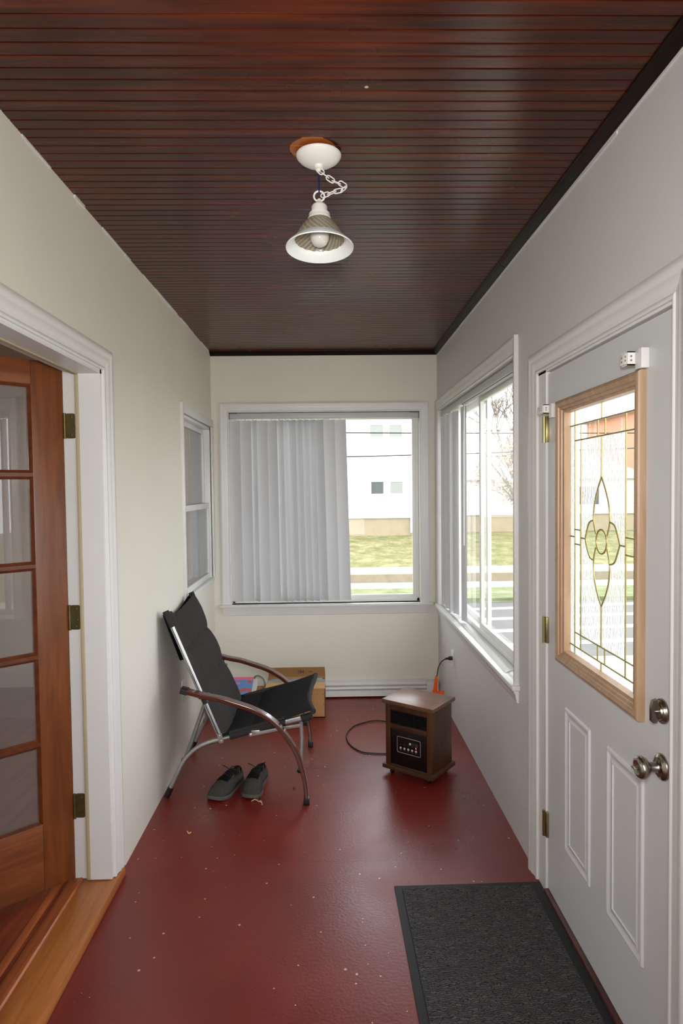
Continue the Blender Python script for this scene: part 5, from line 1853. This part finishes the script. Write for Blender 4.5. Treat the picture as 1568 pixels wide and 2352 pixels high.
def house(x0, x1, y, zb, zf, zt, label, wins, course=0.13, mt='siding', roof=True):
    t = empty('house', ((x0 + x1) / 2, y, zb), label, 'house')
    bm = BM()
    z = zf
    while z < zt:
        vs = [(x0, y - 0.022, z), (x1, y - 0.022, z), (x1, y - 0.004, z + course), (x0, y - 0.004, z + course), (x0, y - 0.004, z), (x1, y - 0.004, z)]
        v = [bm.verts.new(c) for c in vs]
        bm.faces.new((v[0], v[1], v[2], v[3])); bm.faces.new((v[4], v[5], v[1], v[0]))
        z += course
    box(bm, (x0, y, zf), (x1, y + 7, zt))
    mk('siding_wall', bm, M[mt], t, smooth=0)
    bm = BM(); box(bm, (x0 + 0.04, y + 0.03, zb - 0.5), (x1 - 0.04, y + 6.9, zf)); mk('foundation', bm, M['found'], t, smooth=0)
    if roof:
        bm = BM(); prism(bm, [(x0 - 0.3, 0), (x1 + 0.3, 0), ((x0 + x1) / 2, (x1 - x0) * 0.2)], (0, y - 0.3, zt), (1, 0, 0), (0, 0, 1), (0, 1, 0), 7.6)
        mk('roof', bm, M['roof'], t, smooth=0)
    for (a, b, c, d, mm) in wins:
        bm = BM()
        fr = 0.07
        box(bm, (a - fr, y - 0.05, c - fr), (b + fr, y - 0.022, c)); box(bm, (a - fr, y - 0.05, d), (b + fr, y - 0.022, d + fr))
        box(bm, (a - fr, y - 0.05, c), (a, y - 0.022, d)); box(bm, (b, y - 0.05, c), (b + fr, y - 0.022, d))
        wn_ = mk('window', bm, M['siding'], t, smooth=0)
        bm = BM(); box(bm, (a, y - 0.036, c), (b, y - 0.024, d)); mk('pane', bm, M[mm], wn_, smooth=0)
    return t


hs = house(-9, 3.16, 24, -0.14, 0.50, 6.2, 'white vinyl-sided house seen through the end wall window',
           [(1.585, 2.055, 3.53, 3.97, 'hcurt'), (2.305, 2.755, 3.53, 3.97, 'hcurt'), (1.60, 2.06, 1.42, 1.86, 'hwin'), (2.31, 2.77, 1.42, 1.86, 'hcurt'),
            (-2.2, -1.6, 1.3, 2.0, 'hwin'), (-2.2, -1.6, 3.5, 4.1, 'hwin')])
bm = BM(); box(bm, (3.05, 23.90, -0.05), (3.15, 23.975, 6.1), 0.01)
mk('downspout', bm, M['siding'], hs)
house(4.3, 12.5, 25, -0.3, 0.53, 1.9, 'low pale house behind the flowering tree', [(9.6, 10.6, 0.9, 1.6, 'hwin')])
house(15.0, 24.0, 30, -0.1, 0.1, 5.2, 'salmon brick house seen through the entry door glass', [(16.0, 17.2, 1.0, 2.2, 'hwin'), (19.0, 20.2, 1.0, 2.2, 'hwin')], mt='brick')


def branch(bm, p, d, ln, r, depth, tips):
    q = p + d * ln
    mid = p + d * ln * 0.5 + Vector((random.uniform(-1, 1), random.uniform(-1, 1), 0)) * ln * 0.06
    tube(bm, [p, mid, q], r, 6, scales=[1, 0.85, 0.65])
    if depth == 0:
        tips.append(q)
        return
    for k in range(3 if depth > 1 else 4):
        nd = (d + Vector((random.uniform(-1, 1), random.uniform(-1, 1), random.uniform(-0.25, 0.6))) * 0.75).normalized()
        branch(bm, p + (q - p) * random.uniform(0.6, 1.0), nd, ln * random.uniform(0.62, 0.8), r * 0.6, depth - 1, tips)
    tips.append(q)


def tree(loc, ln, r, depth, label, bloom):
    t = empty('tree', loc, label, 'tree')
    bm = BM()
    tips = []
    branch(bm, Vector(loc) + Vector((0, 0, -0.1)), Vector((0.03, 0, 1)), ln, r, depth, tips)
    mk('trunk', bm, M['bark'], t)
    if bloom:
        bm = BM()
        for p in tips:
            for k in range(bloom if p.z > 0.7 else 0):
                q = p + Vector((random.gauss(0, 1), random.gauss(0, 1), random.gauss(0, 1))) * 0.20
                bmesh.ops.create_icosphere(bm, subdivisions=1, radius=random.uniform(0.03, 0.065), matrix=Matrix.Translation(q))
        mk('blossom', bm, M['bloss'], t, kind='stuff')


random.seed(21)
t = empty('tree', (6.15, 20.0, -0.2), 'flowering tree with pale blossoms on the lawn outside the right window', 'tree')
bm = BM()
fork = Vector((6.12, 20.0, 0.75))
tube(bm, cr([(6.15, 20.0, -0.3), (6.17, 20.02, 0.2), fork], 5), 0.09, 8)
tips = []
for k in range(95):
    d = Vector((random.gauss(0, 1), random.gauss(0, 1), random.gauss(0, 1))).normalized() * random.uniform(0.45, 1.0)
    q = Vector((5.72 + d.x * 1.25, 20.0 + d.y * 1.2, 2.25 + d.z * 1.45))
    mid = fork.lerp(q, 0.5) + Vector((random.uniform(-.15, .15), random.uniform(-.15, .15), 0.25))
    pts = cr([fork, mid, q], 5)
    tube(bm, pts, 0.026, 5, scales=[1 - 0.8 * i / (len(pts) - 1) for i in range(len(pts))])
    tips += [q, pts[7], pts[8]]
mk('trunk', bm, M['bark'], t)
bm = BM()
for p in tips:
    for k in range(5):
        q = p + Vector((random.gauss(0, 1), random.gauss(0, 1), random.gauss(0, 1))) * 0.13
        bmesh.ops.create_icosphere(bm, subdivisions=1, radius=random.uniform(0.02, 0.045), matrix=Matrix.Translation(q))
mk('blossom', bm, M['bloss'], t, kind='stuff')
random.seed(5)
tree((10.4, 38.0, -0.1), 3.6, 0.16, 5, 'tall bare tree behind the flowering tree', 0)
# overhead cables
for z_, lb in ((2.385, 'upper dark overhead cable crossing in front of the white house'), (2.075, 'lower dark overhead cable crossing in front of the white house')):
    bm = BM()
    tube(bm, [(x, 9.0 if z_ > 2.2 else 9.25, z_ + 0.0012 * (x - 0.7) ** 2 + (0.016 * (x - 0.7) if z_ < 2.2 else -0.014 * (x - 0.7))) for x in range(-14, 23, 2)], 0.009, 6)
    mk('overhead_cable', bm, M['cable'], label=lb, cat='cable')
for x_, lb in ((-14.2, 'utility pole at the left end of the overhead cables'), (22.2, 'utility pole at the right end of the overhead cables')):
    bm = BM(); tube(bm, [(x_, 9.0, GZ - 0.1), (x_, 9.0, 4.0)], 0.13, 12)
    mk('utility_pole', bm, M['bark'], label=lb, cat='utility pole')
